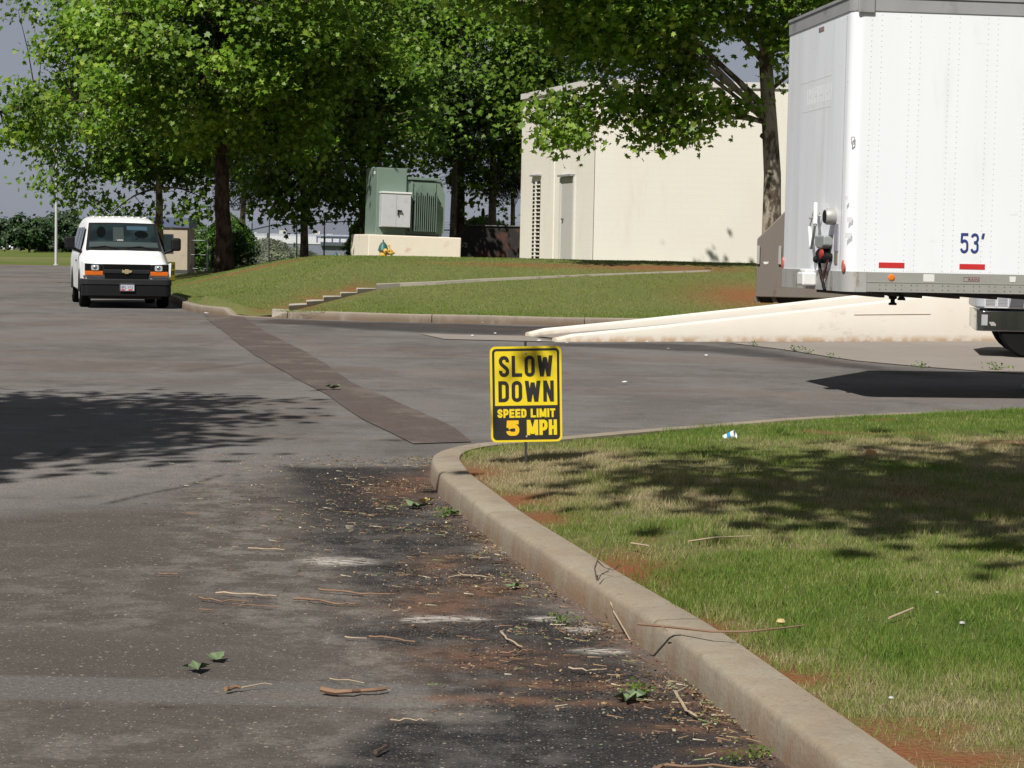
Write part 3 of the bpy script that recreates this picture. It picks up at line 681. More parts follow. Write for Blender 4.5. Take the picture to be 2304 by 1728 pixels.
MB().lathe([(.05, 0), (.045, .03), (.02, .045)], 12, 0, Matrix.Translation((.12, .06, ZT))).build('marker_light', m_amber, tr)
m_under = M('underframe', (.05, .045, .04), .8)
ub = MB(); ub.box(.3, .12, ZB-.02, LT-.1, WT-.12, ZB+.03)
for k in range(1, 40): ub.box(k*.4, .1, ZB-.06, k*.4+.05, WT-.1, ZB-.02)
ub.build('underframe', m_under, tr)
MB().lathe([(.045, 0), (.045, .02), (.025, .03), (.025, .06), (.045, .07), (.045, .09), (.06, .095), (.06, .11)], 12, 0, Matrix.Translation((.92, WT/2, ZB-.165))).build('kingpin', m_black, tr)
kp = MB(); kp.box(.60, .0, ZB-.02, .74, .10, ZB+.02); kp.build('bracket', m_black, tr)
MB().lathe([(.045, 0), (.04, .02), (.028, .035), (.03, .06), (.05, .07), (.05, .085)], 10, 0, Matrix.Translation((.63, .10, ZB-.085))).build('stub', m_black, tr)
# rivets on the near side, double rows on every post
rv = MB()
def rivet(x, z, r=.0062, M4=None):
    y = -.0002; n = 6
    vs = [(x+r*math.cos(2*math.pi*k/n), y, z+r*math.sin(2*math.pi*k/n)) for k in range(n)]+[(x, y-.0035, z)]
    rv.add(vs, [(k, (k+1) % n, n) for k in range(n)])
for j in range(22):
    for xx in (.20+j*.4064, .305+j*.4064):
        for k in range(50): rivet(xx, ZR+.02+k*.0525)
for k in range(150): rivet(.17+k*.026, ZR+.010, .0045)
rv.build('rivets', M('rivet_heads', (.50, .50, .49), .5, .2), tr)
rv = MB()
for k in range(70):
    for z in (ZB+.025, ZB+.07): 
        if (k*7) % 3: M4 = Matrix.Translation((0, -.009, 0)); n = 6; r = .006; x = .30+k*.055+((k % 3)*.008); rv.add([(x+r*math.cos(2*math.pi*q/n), -.009, z+r*math.sin(2*math.pi*q/n)) for q in range(n)]+[(x, -.013, z)], [(q, (q+1) % n, n) for q in range(n)])
_o = rv.build('rail_bolts', m_under, tr); _o['kind'] = 'stuff'
# markings on the near side
def side(x, z, d=.004): return frame((x, -d, z), (1, 0, 0), (0, 0, 1))
m_blue = M('marking_blue', (.03, .05, .20), .4)
def sx(u): # photograph column -> metres along the near side
    k = (u-CX)/F; return (k*20.36-3.365)/(math.cos(TH)-k*math.sin(TH))
letters("53'", .205, .50, .135, m_blue, 'lettering', tr, side(sx(2179), 1.5+(578-546)/217.), .13, .262)
for u in (1999, 2180):
    x = sx(u); o = MB().box(x-.135, -.003, ZR+.045, x+.135, .0, ZR+.100).build('reflector_strip', m_red, tr)
x = sx(1999); MB().lathe([(.036, 0), (.034, .006), (.02, .012)], 14, 0, side(x, ZR-.052, .008)).build('side_marker_light', m_amber, tr)
m_stk = M('sticker_white', (.72, .71, .68), .5, dirt=(.4, .4, .4)); 
x = sx(2083); MB().box(x-.058, -.0115, ZR-.088, x+.058, -.0085, ZR-.012).build('sticker', m_stk, tr)
x = sx(2271); MB().prism([(-.035, .03), (.035, .03), (.03, -.028), (-.028, -.028)], 0, .003, 0, side(x, ZR-.05, .0085)).build('sticker', m_stk, tr)
m_maroon = M('marking_maroon', (.22, .05, .06), .5)
x = sx(2179); fr = MB(); zc = ZR-.058
for a in [(-.085, .019, .085, .022), (-.085, -.022, .085, -.019), (-.085, -.019, -.082, .019), (.082, -.019, .085, .019)]: fr.box(x+a[0], -.0105, zc+a[1], x+a[2], -.0085, zc+a[3])
fr.build('label_frame', m_maroon, tr)
text('RAIN', .022, m_maroon, 'lettering', tr, side(x+.02, zc, .011), off=.01, width=.11)
m_faint = M('faded_marking', (.58, .57, .56), .5, var=.2)
for (u, z, w, h) in [(1903, 1.86, .06, .05), (1901, 1.70, .07, .055), (1893, 2.08, .03, .04)]:
    x = sx(u); fb = MB()
    for k in range(6): fb.box(x-w/2+k*w/6, -.0012, z-h/2, x-w/2+k*w/6+w/11, -.0005, z+h/2)
    fb.build('faded_label', m_faint, tr)
lt = MB(); x = sx(1900); z = 2.62
for a in [(0, 0, .035, .008), (0, .07, .035, .078), (0, .008, .007, .07), (.028, .008, .035, .07)]: lt.box(x+a[0], -.006, z+a[1], x+a[2], 0, z+a[3])
lt.build('latch', m_steel, tr)
# front wall of the trailer (local x = 0 plane, y from near corner 0 to far corner WT)
def fy(u): # photograph column -> distance back from the near corner
    k = (u-CX)/F; return (3.365-k*20.36)/(k*math.cos(TH)+math.sin(TH))
def front(y, z, d=.004): return frame((-d, y, z), (0, -1, 0), (0, 0, 1))
def fz(v, y): return 1.5+((560+ (1820-CX)*math.tan(ROLL)) - v)/F*(20.36+y)
cr_ = MB()
for k in range(1):
    y = .20+k*2.1; cr_.box(-.0015, y-.004, ZR+.02, .0, y+.004, ZT-.2)
cr_.build('front_seam', m_grey, tr)
zz = lambda v, u: fz(v, fy(u))
rk = MB()
def fp(u, v, d): y = fy(u); return (-d, y, fz(v, y))
a, b, c_, d_, e_ = fp(1837, 459, .06), fp(1852, 506, .13), fp(1838, 558, .10), fp(1825, 512, .06), fp(1831, 535, .08)
rk.tube([a, b], .022, 8); rk.tube([d_, c_], .020, 8); rk.build('hose_rack', m_white, tr, smooth=True)
rk = MB(); rk.tube([a, d_], .009, 6); rk.tube([b, c_], .014, 6); rk.tube([fp(1829, 487, .02), fp(1833, 492, .1)], .012, 6); rk.tube([fp(1842, 487, .02), fp(1841, 482, .1)], .012, 6); rk.build('rack_arm', m_steel, tr, smooth=True)
y = fy(1869); z = fz(487, y)
MB().lathe([(.075, 0), (.085, .02), (.085, .09), (.07, .11)], 18, 0, frame((-.0, y, z), (0, 0, 1), (0, 1, 0))).build('flood_light', m_steel, tr, smooth=True)
MB().lathe([(.068, 0), (.066, .012)], 18, 0, frame((-.105, y, z), (0, 0, 1), (0, 1, 0))).build('flood_lens', m_black, tr)
y = fy(1874.5); MB().box(-.012, y-.065, fz(564, y), 0, y+.065, fz(503, y)).build('grey_strip', M('lilac_grey_strip', (.30, .29, .33), .5), tr)  # tall lilac-grey strip on the front wall
MB().box(-.010, y-.055, fz(592, y), 0, y+.055, fz(569, y)).build('data_plate', M('plate_olive', (.28, .27, .19), .5, .3), tr)
y = fy(1855.5); z0, z1 = fz(559, y), fz(530, y)
MB().prism([(-.17, z1), (.17, z1), (.17, z1-.10), (.08, z0), (-.08, z0), (-.17, z1-.10)], .0, .10, 0, frame((0, y, 0), (0, -1, 0), (0, 0, 1))).build('socket_box', M('cast_grey', (.30, .32, .31), .5, .2), tr, bevel=.015)
gb = MB(); 
for (u, v, r) in [(1848, 571, .055), (1856, 566, .07), (1842, 583, .04), (1864, 578, .05), (1852, 581, .05)]:
    q = fp(u, v, .04); gb.lathe([(r*.6, -.05), (r, -.03), (r, .03), (r*.6, .05)], 10, 0, frame(q, (0, 0, 1), (0, 1, 0)))
gb.build('glad_hand', m_black, tr, smooth=True)
q = fp(1862, 571, .10); MB().lathe([(.03, -.02), (.05, -.01), (.05, .01), (.02, .025)], 12, 0, frame(q, (0, 0, 1), (0, 1, 0))).build('glad_hand', M('glad_hand_red', (.35, .03, .02), .5), tr, smooth=True)
for us, vs, rr, nm in [((1846, 1849, 1853, 1858, 1861), (585, 605, 625, 640, 652), .018, m_black), ((1866, 1863, 1858, 1856, 1857), (583, 600, 615, 630, 645), .014, M('hose_maroon', (.12, .03, .03), .6))]:
    MB().tube([fp(u, v, .05) for u, v in zip(us, vs)], rr, 8).build('air_hose', nm, tr, smooth=True)
y = fy(1825); hb = MB(); hb.box(-.16, y-.14, fz(642, y), -.008, y+.10, fz(612, y)); hb.box(-.12, y-.10, fz(613, y), -.008, y+.14, fz(605, y)); hb.build('air_box', m_white, tr, bevel=.02)
for y, v in ((.07, 598), (WT-.10, 592)):
    z = fz(v, y); MB().lathe([(.05, 0), (.048, .008), (.03, .014)], 14, 0, frame((-.002, y, z), (0, -1, 0), (0, 0, 1)) @ Matrix.Diagonal((1.0, 1.35, 1, 1))).build('clearance_light', M('lens_faded_red', (.55, .14, .10), .4), tr)
y = fy(1827); MB().box(-.006, y-.1, fz(76, y), 0, y+.1, fz(67, y)).build('front_reflector', M('lens_brown', (.25, .17, .15), .4), tr)
fm = MB()
for (dv, dh) in ((0, .02),): pass
y0, y1 = fy(1853), fy(1798)
for k in range(9):
    y = y0+(y1-y0)*(k+.5)/9; fm.box(-.001, y-.045, 3.12, 0, y-.03, 3.30); fm.box(-.001, y+.02, 3.12, 0, y+.032, 3.30)
    if k % 2: fm.box(-.001, y-.03, 3.19, 0, y+.02, 3.205)
fm.box(-.001, y0, 3.37, 0, y1+.3, 3.385); fm.box(-.001, y0, 3.05, 0, y1+.15, 3.065); fm.build('faded_lettering', M('ghost_grey', (.72, .725, .73), .45), tr)
# running gear
for yy in (.45, WT-.45):
    lg = MB(); lg.box(2.9, yy-.06, .15, 3.02, yy+.06, ZB); lg.box(2.8, yy-.15, .02, 3.12, yy+.15, .06); lg.box(2.93, yy-.04, .05, 2.99, yy+.04, .2); lg.build('landing_leg', m_grey, tr)
for xx in (13.6, 14.85):
    MB().tube([(xx, .3, .5), (xx, WT-.3, .5)], .07, 10).build('axle', m_under, tr)
    for yy, s in ((.28, 1), (WT-.28, -1)):
        wm = Matrix.Translation((xx, yy, .5)) @ Matrix.Rotation(R(90), 4, 'X')
        wh = MB(); wh.lathe([(.3, -.26), (.48, -.25), (.5, -.2), (.5, -.03), (.46, 0), (.5, .03), (.5, .2), (.48, .25), (.3, .26)], 28, 0, wm); w_ = wh.build('wheel', m_rubber, tr, smooth=True)
        MB().lathe([(.3, -.2), (.12, -.12), (.12, .12), (.3, .2)], 20, 0, wm).build('rim', m_white, w_)
MB().box(LT-.15, .3, .5, LT-.05, WT-.3, .62).build('rear_bumper', m_grey, tr)

# ---------------- truck behind the trailer ----------------
tk = thing('truck', 'grey truck with a dark chrome bumper showing under the white trailer at the right edge', 'truck', (0, 0, 0), rz=R(-10))
pf = AT(2196, 745, 30.2); tk.location = (pf.x, pf.y, 0)
def tz(v): return 1.5+(579-v)/149.
tw = 2.3
def plan(x0, r, x1, w=tw, n=6):
    pts = []
    for k in range(n+1):
        a = R(270-90*k/n); pts.append((x0+r+r*math.cos(a), r*1.0+r*math.sin(a)))
    for k in range(n+1):
        a = R(180-90*k/n); pts.append((x0+r+r*math.cos(a), w-r+r*math.sin(a)))
    return pts+[(x1, w), (x1, 0)]
MB().prism(plan(0, .12, .78), tz(743), tz(697)).build('bumper', m_darkchrome, tk, smooth=True, bevel=.015)
MB().prism(plan(.78, .02, .95, tw), tz(744), tz(698)).build('bumper_end', m_dgrey, tk, smooth=True)
MB().box(.075, -.006, tz(730), .165, .0, tz(706)).build('permit_sticker', M('sticker_silver', (.35, .36, .37), .4), tk)
MB().prism([(-.05, .03), (.02, .035), (.055, 0), (.05, -.03), (.01, -.02), (0, -.03), (-.02, -.02)], 0, .005, 0, frame((.235, -.001, tz(727)), (1, 0, 0), (0, 0, 1))).build('tow_hole', m_steel, tk)
MB().box(.16, .1, tz(699), 1.0, tw-.1, tz(688)).build('valance', m_black, tk)
m_cab = M('cab_silver', (.42, .44, .47), .35, .1, var=.08)
cb = MB(); cb.prism(plan(-.02, .22, 1.9), tz(692), 1.55); cb.prism(plan(.25, .3, 1.9), 1.55, 1.9); cb.build('hood', m_cab, tk, smooth=True, bevel=.03)
MB().prism(plan(1.5, .2, 3.3), 1.0, 2.75).build('cab', m_cab, tk, smooth=True, bevel=.05)
MB().box(3.4, 0, 1.0, 7.2, tw, 3.2).build('box_body', m_white, tk, bevel=.03)
MB().box(1.8, -.01, 1.75, 2.8, 0, 2.45).build('side_window', m_glass, tk, bevel=.01)
MB().box(1.6, .3, .55, 7.0, tw-.3, .95).build('chassis', m_under, tk)
for x0, x1 in ((.13, .27), (.31, .45)):
    gz0, gz1 = tz(686), tz(663)
    g_ = MB()
    for k in range(7): z = gz0+(gz1-gz0)*k/7; g_.box(x0, -.012, z, x1, -.004, z+.014)
    g_.build('grille', M('grille_silver', (.50, .50, .52), .4, .3), tk)
    fr = MB(); fr.box(x0-.022, -.018, gz0-.02, x0, .01, gz1+.1); fr.box(x1, -.018, gz0-.02, x1+.022, .01, gz1+.1); fr.box(x0-.022, -.018, gz0-.03, x1+.022, .01, gz0-.008); fr.build('grille_frame', M('trim_bright', (.66, .66, .67), .3, .2), tk)
MB().prism([(.48, tz(686)), (.52, tz(663)+.1), (.70, tz(663)+.1), (.68, tz(686))], 0, .014, 0, frame((0, 0, 0), (1, 0, 0), (0, 0, 1))).build('headlight', M('headlight_dark', (.12, .12, .13), .1, .3), tk)
MB().prism([(.71, tz(687)), (.74, tz(663)+.1), (.84, tz(663)+.1), (.86, tz(687))], 0, .018, 0, frame((0, 0, 0), (1, 0, 0), (0, 0, 1))).build('turn_signal', M('signal_brown_orange', (.42, .09, .01), .3), tk)
for xx in (.85, 5.6):
    for yy in (.18, tw-.18):
        wm = Matrix.Translation((xx, yy, .5)) @ Matrix.Rotation(R(90), 4, 'X')
        w_ = MB().lathe([(.3, -.14), (.48, -.14), (.52, -.10), (.52, .10), (.48, .14), (.3, .14)], 32, 0, wm).build('wheel', m_rubber, tk, smooth=True)
        MB().lathe([(.3, -.08), (.1, -.05), (.1, .05), (.3, .08)], 20, 0, wm).build('rim', m_grey, w_)

# ---------------- ramp walls ----------------
def ramp_wall(P0, P1, zs, label, cat='wall'):
    P0 = Vector((*P0, 0)); P1 = Vector((*P1, 0)); d = (P1-P0).normalized(); n = Vector((-d.y, d.x, 0)); Lw = (P1-P0).length
    th = thing('ramp_wall', label, cat, tuple(P0), group='low cream walls along the loading ramp'); mb = MB(); N = 60
    rows = []
    for i in range(N+1):
        t = i/N*Lw; h = float(np.interp(t, [z[0] for z in zs], [z[1] for z in zs])); e = .07*math.exp(-(t/.07)**2)
        h = h*(1 - .45*math.exp(-(t/.10)**2))
        rows.append((t, h))
    vs = []
    for t, h in rows:
        r = .035
        for a, z in [(0, -.05), (0, h-r), (.012, h-.012), (r, h), (.20-r, h), (.188, h-.012), (.20, h-r), (.20, -.05)]:
            vs.append(P0+d*t+n*a+Vector((0, 0, z)))
    fs = []
    for i in range(N):
        for k in range(7): fs.append((i*8+k, (i+1)*8+k, (i+1)*8+k+1, i*8+k+1))
    fs.append(tuple(range(8))); fs.append(tuple(N*8+k for k in range(7, -1, -1)))
    mb.add(vs, fs); mb.build('wall', m_ramp, th, world=True, smooth=True, ang=1.2)
    return th, d, n
t = NT('ramp_concrete'); c = t.mix(t.noise(1.4, 4), (.72, .665, .57), (.79, .745, .655)); c = t.mix(t.ramp(t.noise(1.6, 6, (1, 1, 2.2), rough=.7), .56, .74, 0, .55), c, (.45, .40, .35))
sp_ = t.n('ShaderNodeSeparateXYZ'); t.l(t.geo.outputs['Object'], sp_.inputs[0])
c = t.mix(t.math('MULTIPLY', t.ramp(sp_.outputs[2], 0, .14, 1, 0), t.ramp(t.noise(6, 4), .35, .6, .2, .9)), c, (.50, .33, .19)); t.bump(t.noise(40, 3), .2, .01); m_ramp = t.fin(c, .85, 0, .2)
w1 = G(1253, 769); w1e = G(2240, 768)
e1 = w1+(w1e-w1)*2.3
zs = [(0, .10), (.4, .125), (2.0, .27), (4.5, .52), (7.2, .80), (12, 1.2), (30, 1.25)]
th, dW, nW = ramp_wall(w1[:2], e1[:2], zs, 'cream concrete ramp wall nearer to the sign, rising to the right under the trailer')
MB().tube([w1+dW*5.7-nW*.006+Vector((0, 0, .47)), w1+dW*7.3-nW*.006+Vector((0, 0, .49))], .004, 5).build('conduit_mark', M('rust_line', (.55, .47, .37), .8), th, world=True)
w2 = G(1192, 757); ramp_wall(w2[:2], (w2+(e1-w1))[:2], [(a, b+.015) for a, b in zs], 'cream concrete ramp wall farther back, its rounded left end beyond the sign')
# ramp slab between the walls
mb = MB(); vs = []
for a in (0.0, 2.0, 4.5, 7.2, 12, 22):
    z = float(np.interp(a, [0, .4, 12, 30], [.02, .03, 1.05, 1.1])); q = w1+dW*(a+.35)+nW*.19; vs += [q+Vector((0, 0, z)), q+nW*1.55+Vector((0, 0, z))]
mb.add(vs, [(2*i, 2*i+2, 2*i+3, 2*i+1) for i in range(5)]); props(mb.build('ramp', m_apron), kind='structure')

# ---------------- compactor container behind the trailer ----------------
DC = 44.0; pc = AT(1700, 684, DC); z0 = AT(1700, 668, DC).z; zt = AT(1757, 478, DC).z; zs_ = AT(1700, 537, DC).z
gz = float(HB(pc.x, DC))
dm = thing('waste_container', 'large grey brown steel waste container with a sloped corner, half hidden behind the trailer nose', 'container', (pc.x, DC, gz), rz=R(-7))
t = NT('container_grey'); c = t.mix(t.noise(2, 5, (1, 1, .3)), (.15, .125, .105), (.20, .17, .145)); c = t.mix(t.ramp(t.noise(4, 6, (1, 1, .3), rough=.7), .55, .75, 0, .7), c, (.13, .075, .045)); m_cont = t.fin(c, .6, .2)
z0 = z0-gz; zt -= gz; zs_ -= gz
MB().prism([(0, z0), (2.5, z0), (2.5, zt+.15), (.72, zt+.15), (.56, zt), (0, zs_)], 0, 4.5, 0, frame((0, 4.5, 0), (1, 0, 0), (0, 0, 1))).build('body', m_cont, dm, bevel=.02)
for x in (.06, .45, 1.3, 1.7, 2.3):
    MB().prism([(x, -.1), (x+.10, -.1), (x+.10+(.12 if x < 1 else 0)*-1, z0), (x-(.12 if x < 1 else 0), z0)], 0, .1, 0, frame((0, .2, 0), (1, 0, 0), (0, 0, 1))).build('leg', m_cont, dm)
MB().box(-.0, .3, z0-.3, 2.4, 4.3, z0).build('floor_frame', m_dgrey, dm)
for x in (.03, .50):
    hk = MB(); hk.box(x-.03, -.05, zs_-.55, x+.03, 0, zs_-.15); hk.build('hinge', m_steel, dm)
MB().prism([(-.06, .02), (.06, .03), (.05, -.02), (-.03, -.03)], 0, .004, 0, frame((.20, -.001, z0+.75), (1, 0, 0), (0, 0, 1))).build('label', m_stk, dm)

# ---------------- dark container behind the transformer ----------------
DD = 80.0; a0 = AT(1000, 578, DD); 
def zz_(v, u=1080, D=DD): return AT(u, v, D).z
dk = thing('waste_container', 'dark brown camouflage stained container with sloped end behind the transformer pad', 'container', (AT(1015, 575, DD).x, DD, .9))
t = NT('dark_rust'); c = t.mix(t.ramp(t.noise(1.6, 5), .5, .62), (.018, .015, .013), (.075, .028, .018)); m_drk = t.fin(c, .7, .1)
zt2 = zz_(509)-.9; Lc = AT(1290, 560, DD).x-AT(1015, 560, DD).x; xs_ = AT(1050, 509, DD).x-AT(1015, 509, DD).x
MB().prism([(-.3, -.3), (Lc, -.3), (Lc, zt2), (xs_, zt2), (.1, zt2-.42)], 0, 2.4, 0, frame((0, 2.4, 0), (1, 0, 0), (0, 0, 1))).build('body', m_drk, dk, bevel=.02)
MB().tube([(xs_, -.03, zt2+.02), (Lc, -.03, zt2+.02)], .03, 6).build('rim', m_dgrey, dk)
text('C-2', .19, M('marking_grey', (.35, .35, .35), .6), 'lettering', dk, frame((AT(1040, 553, DD).x-dk.location.x, -.012, zz_(552)-.9), (1, 0, 0), (0, 0, 1)), width=.42)

# ---------------- transformer ----------------
DT = 66.0; YW = R(18)
pb = AT(828, 577, DT); zp = 1.89; gzz = 1.18
pad = thing('concrete_pad', 'low cream concrete plinth under the green transformer, rust stained at its left corner', 'plinth', (pb.x, DT, gzz), rot=(0, R(1.0), YW))
m_pad = M('pad_cream', (.74, .665, .56), .85, var=.05, bump=.1, dirt=(.50, .33, .2), dscale=1.2, dlo=.62, dhi=.85)
MB().box(0, 0, -.3, 3.18, 2.5, zp-gzz).build('plinth', m_pad, pad, bevel=.03)
tf = thing('transformer', 'green pad mounted electrical transformer with radiator fins and a pale grey cabinet', 'transformer', (pb.x, DT, zp), rot=(0, R(1.0), YW))
def bxp(nm, x0, y0, z0, x1, y1, z1, mt, b=.01): return MB().box(x0, y0, z0, x1, y1, z1).build(nm, mt, tf, bevel=b)
bxp('high_voltage_cabinet', .30, .25, 0, 1.32, 1.75, 2.22, m_green_tr, .02)
bxp('tank', 1.325, .35, .02, 2.62, 1.7, 1.84, m_green_tr, .02)
bxp('tank_rim', 1.36, .22, 1.86, 2.46, 1.8, 1.95, m_green_tr)
bxp('side_panel', 1.45, .18, .15, 1.53, .35, 1.80, m_green_tr)
MB().prism([(2.35, .12), (2.66, .12), (2.66, 1.42), (2.46, 1.78), (2.35, 1.78)], 0, .05, 0, frame((0, .32, 0), (1, 0, 0), (0, 0, 1))).build('side_panel', m_green_tr, tf)
bxp('front_plate', 1.50, .24, 1.28, 2.34, .345, 1.78, m_green_tr)
for k in range(11):
    x = 1.56+k*.072; f_ = MB(); f_.box(x, -.05, .16, x+.016, .33, 1.40 if k not in (0, 2, 5, 9) else 1.62); f_.build('radiator_fin', m_green_tr, tf)
bxp('header_pipe', 1.50, .0, 1.33, 2.36, .06, 1.36, m_green_dk)
bxp('base_channel', .36, .30, -.02, 2.5, 1.6, .06, m_dgrey, 0)
m_cabg = M('cabinet_pale_grey', (.50, .50, .52), .45, var=.05, dirt=(.38, .37, .37), dscale=3)
cbn = bxp('control_cabinet', .40, -.12, .26, 1.38, .24, 1.38, m_cabg)
MB().box(.38, -.16, 1.375, 1.40, .24, 1.43).build('drip_hood', m_white, cbn)
for x0, x1 in ((.41, .885), (.895, 1.37)): MB().box(x0, -.135, .28, x1, -.122, 1.36).build('door', m_cabg, cbn)
hd = MB(); hd.box(.93, -.19, .66, .96, -.13, .84); hd.box(.93, -.20, .78, 1.06, -.15, .83); hd.lathe([(.035, 0), (.035, .03)], 8, 0, Matrix.Translation((1.05, -.18, .78))); hd.build('handle', m_black, cbn)
MB().box(.292, .5, 2.0, .298, .72, 2.1).build('warning_label', m_stk, tf)
MB().box(.28, .3, .62, 1.33, .31, .63).build('seam', m_green_dk, tf)

# ---------------- hydrants ----------------
m_hy = M('hydrant_yellow', (.72, .46, .10), .5, var=.1, dirt=(.45, .25, .08)); m_hg = M('hydrant_green', (.02, .10, .085), .5, var=.1)
def hydrant(loc, label, sc=1.0, rz=0):
    h = thing('fire_hydrant', label, 'fire hydrant', loc, rz=rz)
    MB().lathe([(.15, -.15), (.15, 0), (.115, .02), (.115, .28), (.135, .30), (.135, .33)], 20).build('barrel', m_hy, h, smooth=True)
    MB().lathe([(.165, .325), (.165, .35), (.15, .38), (.125, .47), (.085, .54), (.04, .585), (.022, .60), (.018, .66), (.0, .665)], 20).build('bonnet', m_hg, h, smooth=True)
    nz = MB(); fm = frame((.09, -.02, .27), (0, 1, 0), (0, 0, 1)); nz.lathe([(.075, 0), (.075, .13), (.095, .14), (.095, .19), (.05, .21), (.03, .27)], 14, 0, fm); nz.build('pumper_nozzle', m_hy, h, smooth=True)
    for s in (1, -1):
        fm = frame((.05, -.08 if s > 0 else .10, .33), (1, 0, 0), (0, 0, 1)) if s > 0 else frame((.0, .1, .30), (-1, 0, 0), (0, 0, 1))
        MB().lathe([(.05, 0), (.05, .07), (.065, .08), (.065, .12), (.025, .13), (.02, .17)], 12, 0, fm).build('hose_nozzle', m_hy, h, smooth=True)
    rb = MB(); rb.tube([(.14, -.04, .3), (.19, -.05, .42), (.15, -.05, .50), (.21, -.05, .51)], .028, 8); rb.tube([(.14, -.1, .33), (.23, -.12, .38), (.24, -.12, .25)], .022, 6); rb.build('cap_chain', m_hy, h, smooth=True)
    h.scale = (sc, sc, sc); return h
ph = AT(862, 577, 60); hydrant((ph.x, 60, AT(862, 539, 60).z-.665*.98), 'yellow fire hydrant with a dark green pointed cap in front of the plinth', .98, R(10))
ph = AT(756, 575, 110); hydrant((ph.x, 110, AT(756, 566, 110).z-.66), 'far small hydrant, only its green cap visible over the grass crest')

# ---------------- cream building ----------------
t = NT('cream_brick'); c = t.mix(t.noise(.5, 4), (.715, .68, .60), (.76, .725, .645))
br = t.n('ShaderNodeTexBrick'); br.inputs['Scale'].default_value = 1.0; br.inputs['Mortar Size'].default_value = .012; br.inputs['Brick Width'].default_value = .41; br.inputs['Row Height'].default_value = .2
mp = t.n('ShaderNodeMapping'); mp.inputs['Rotation'].default_value = (R(90), 0, 0); t.l(t.geo.outputs['Object'], mp.inputs[0]); t.l(mp.outputs[0], br.inputs['Vector'])
c = t.mix(t.math('MULTIPLY', br.outputs['Fac'], .10), c, (.60, .52, .43))
c = t.mix(t.ramp(t.noise(1.5, 6, (1, 1, .18), rough=.7), .54, .74, 0, .35), c, (.56, .50, .42)); c = t.mix(t.ramp(t.noise(.35, 4), .45, .7, 0, .3), c, (.66, .60, .52)); m_bld = t.fin(c, .9, 0, .15)
C0 = Vector((2.27, 60, 0)); ldir = Vector((-2.1, 6.5, 0)).normalized(); rdir = Vector((math.cos(R(3)), math.sin(R(3)), 0))
LL, RL, BH, bz = 6.83, 24.0, 6.60, 1.0
bd_ = thing('building', 'cream windowless industrial building with a grey door and a louvered vent on its left side', 'building', (C0.x, C0.y, bz))
Lc_ = C0+ldir*LL; Rc_ = C0+rdir*RL; Bk = Lc_+rdir*RL+Vector((0, 6, 0))
MB().prism([(C0.x, C0.y), (Rc_.x, Rc_.y), (Bk.x, Bk.y), (Lc_.x, Lc_.y)], bz-.4, BH-.18).build('wall', m_bld, bd_, world=True)
def offp(o): 
    nl = Vector((-ldir.y, ldir.x, 0)); nr = Vector((rdir.y, -rdir.x, 0)); return [C0+nl*o+nr*o-rdir*0, Rc_+nr*o+rdir*o, Bk+rdir*o, Lc_+nl*o+ldir*o]
m_cop = M('coping_grey', (.62, .60, .56), .6, var=.06); 
MB().prism([tuple(p[:2]) for p in offp(.05)], BH-.18, BH).build('roof_coping', m_cop, bd_, world=True)
def LP(k, z, d=.0):
    nl = Vector((-ldir.y, ldir.x, 0)); return C0+ldir*(k*LL)+nl*d+Vector((0, 0, z))
nl = Vector((-ldir.y, ldir.x, 0))
def lbox(nm, k0, k1, z0, z1, d0, d1, mt, par=None):
    mb = MB(); vs = [LP(k, z, d) for z in (z0, z1) for (k, d) in ((k0, d0), (k1, d0), (k1, d1), (k0, d1))]
    mb.add(vs, [(0, 3, 2, 1), (4, 5, 6, 7), (0, 1, 5, 4), (1, 2, 6, 5), (2, 3, 7, 6), (3, 0, 4, 7)]); return mb.build(nm, mt, par or bd_, world=par is None)
lbox('corner_pilaster', -.008, .085, bz, BH-.2, -.05, .045, m_bld)
lbox('pilaster', .50, .56, bz, BH-.2, -.05, .03, m_bld)
dr = lbox('door', .235, .386, bz+.05, 3.72, -.05, .03, M('door_grey', (.48, .46, .43), .6, var=.05))
lbox('door_frame', .392, .410, bz+.05, 3.75, -.03, .05, m_cop); lbox('door_frame', .212, .230, bz+.05, 3.75, -.03, .05, m_cop)
lbox('door_hood', .22, .40, 3.76, 3.82, -.02, .16, m_grey)
hk = MB(); hk.box(-.05, -.05, -.02, .05, .05, .02, 0, Matrix.Translation(LP(.36, 2.45, .05))); hk.build('door_handle', m_dgrey, bd_, world=True)
m_void = M('vent_void', (.015, .012, .012), .9)
lv = lbox('vent_opening', .70, .81, bz+.1, 3.68, -.03, .012, m_void); 
sb_ = MB()
for k in range(20):
    z = 1.15+k*.127; vs = [LP(kk, zq, d) for zq in (z, z+.035) for (kk, d) in ((.70, .013), (.81, .013), (.81, .05), (.70, .05))]
    sb_.add(vs, [(0, 3, 2, 1), (4, 5, 6, 7), (0, 1, 5, 4), (1, 2, 6, 5), (2, 3, 7, 6), (3, 0, 4, 7)])
vs = [LP(kk, zq, d) for zq in (1.1, 3.68) for (kk, d) in ((.75, .013), (.762, .013), (.762, .052), (.75, .052))]; sb_.add(vs, [(0, 3, 2, 1), (4, 5, 6, 7), (0, 1, 5, 4), (1, 2, 6, 5), (2, 3, 7, 6), (3, 0, 4, 7)])
sb_.build('vent_slats', m_bld, bd_, world=True)
lbox('vent_hood', .69, .82, 3.85, 3.9, -.02, .12, m_grey)
lbox('wall_lamp', .27, .36, 4.95, 5.12, 0, .22, m_grey)

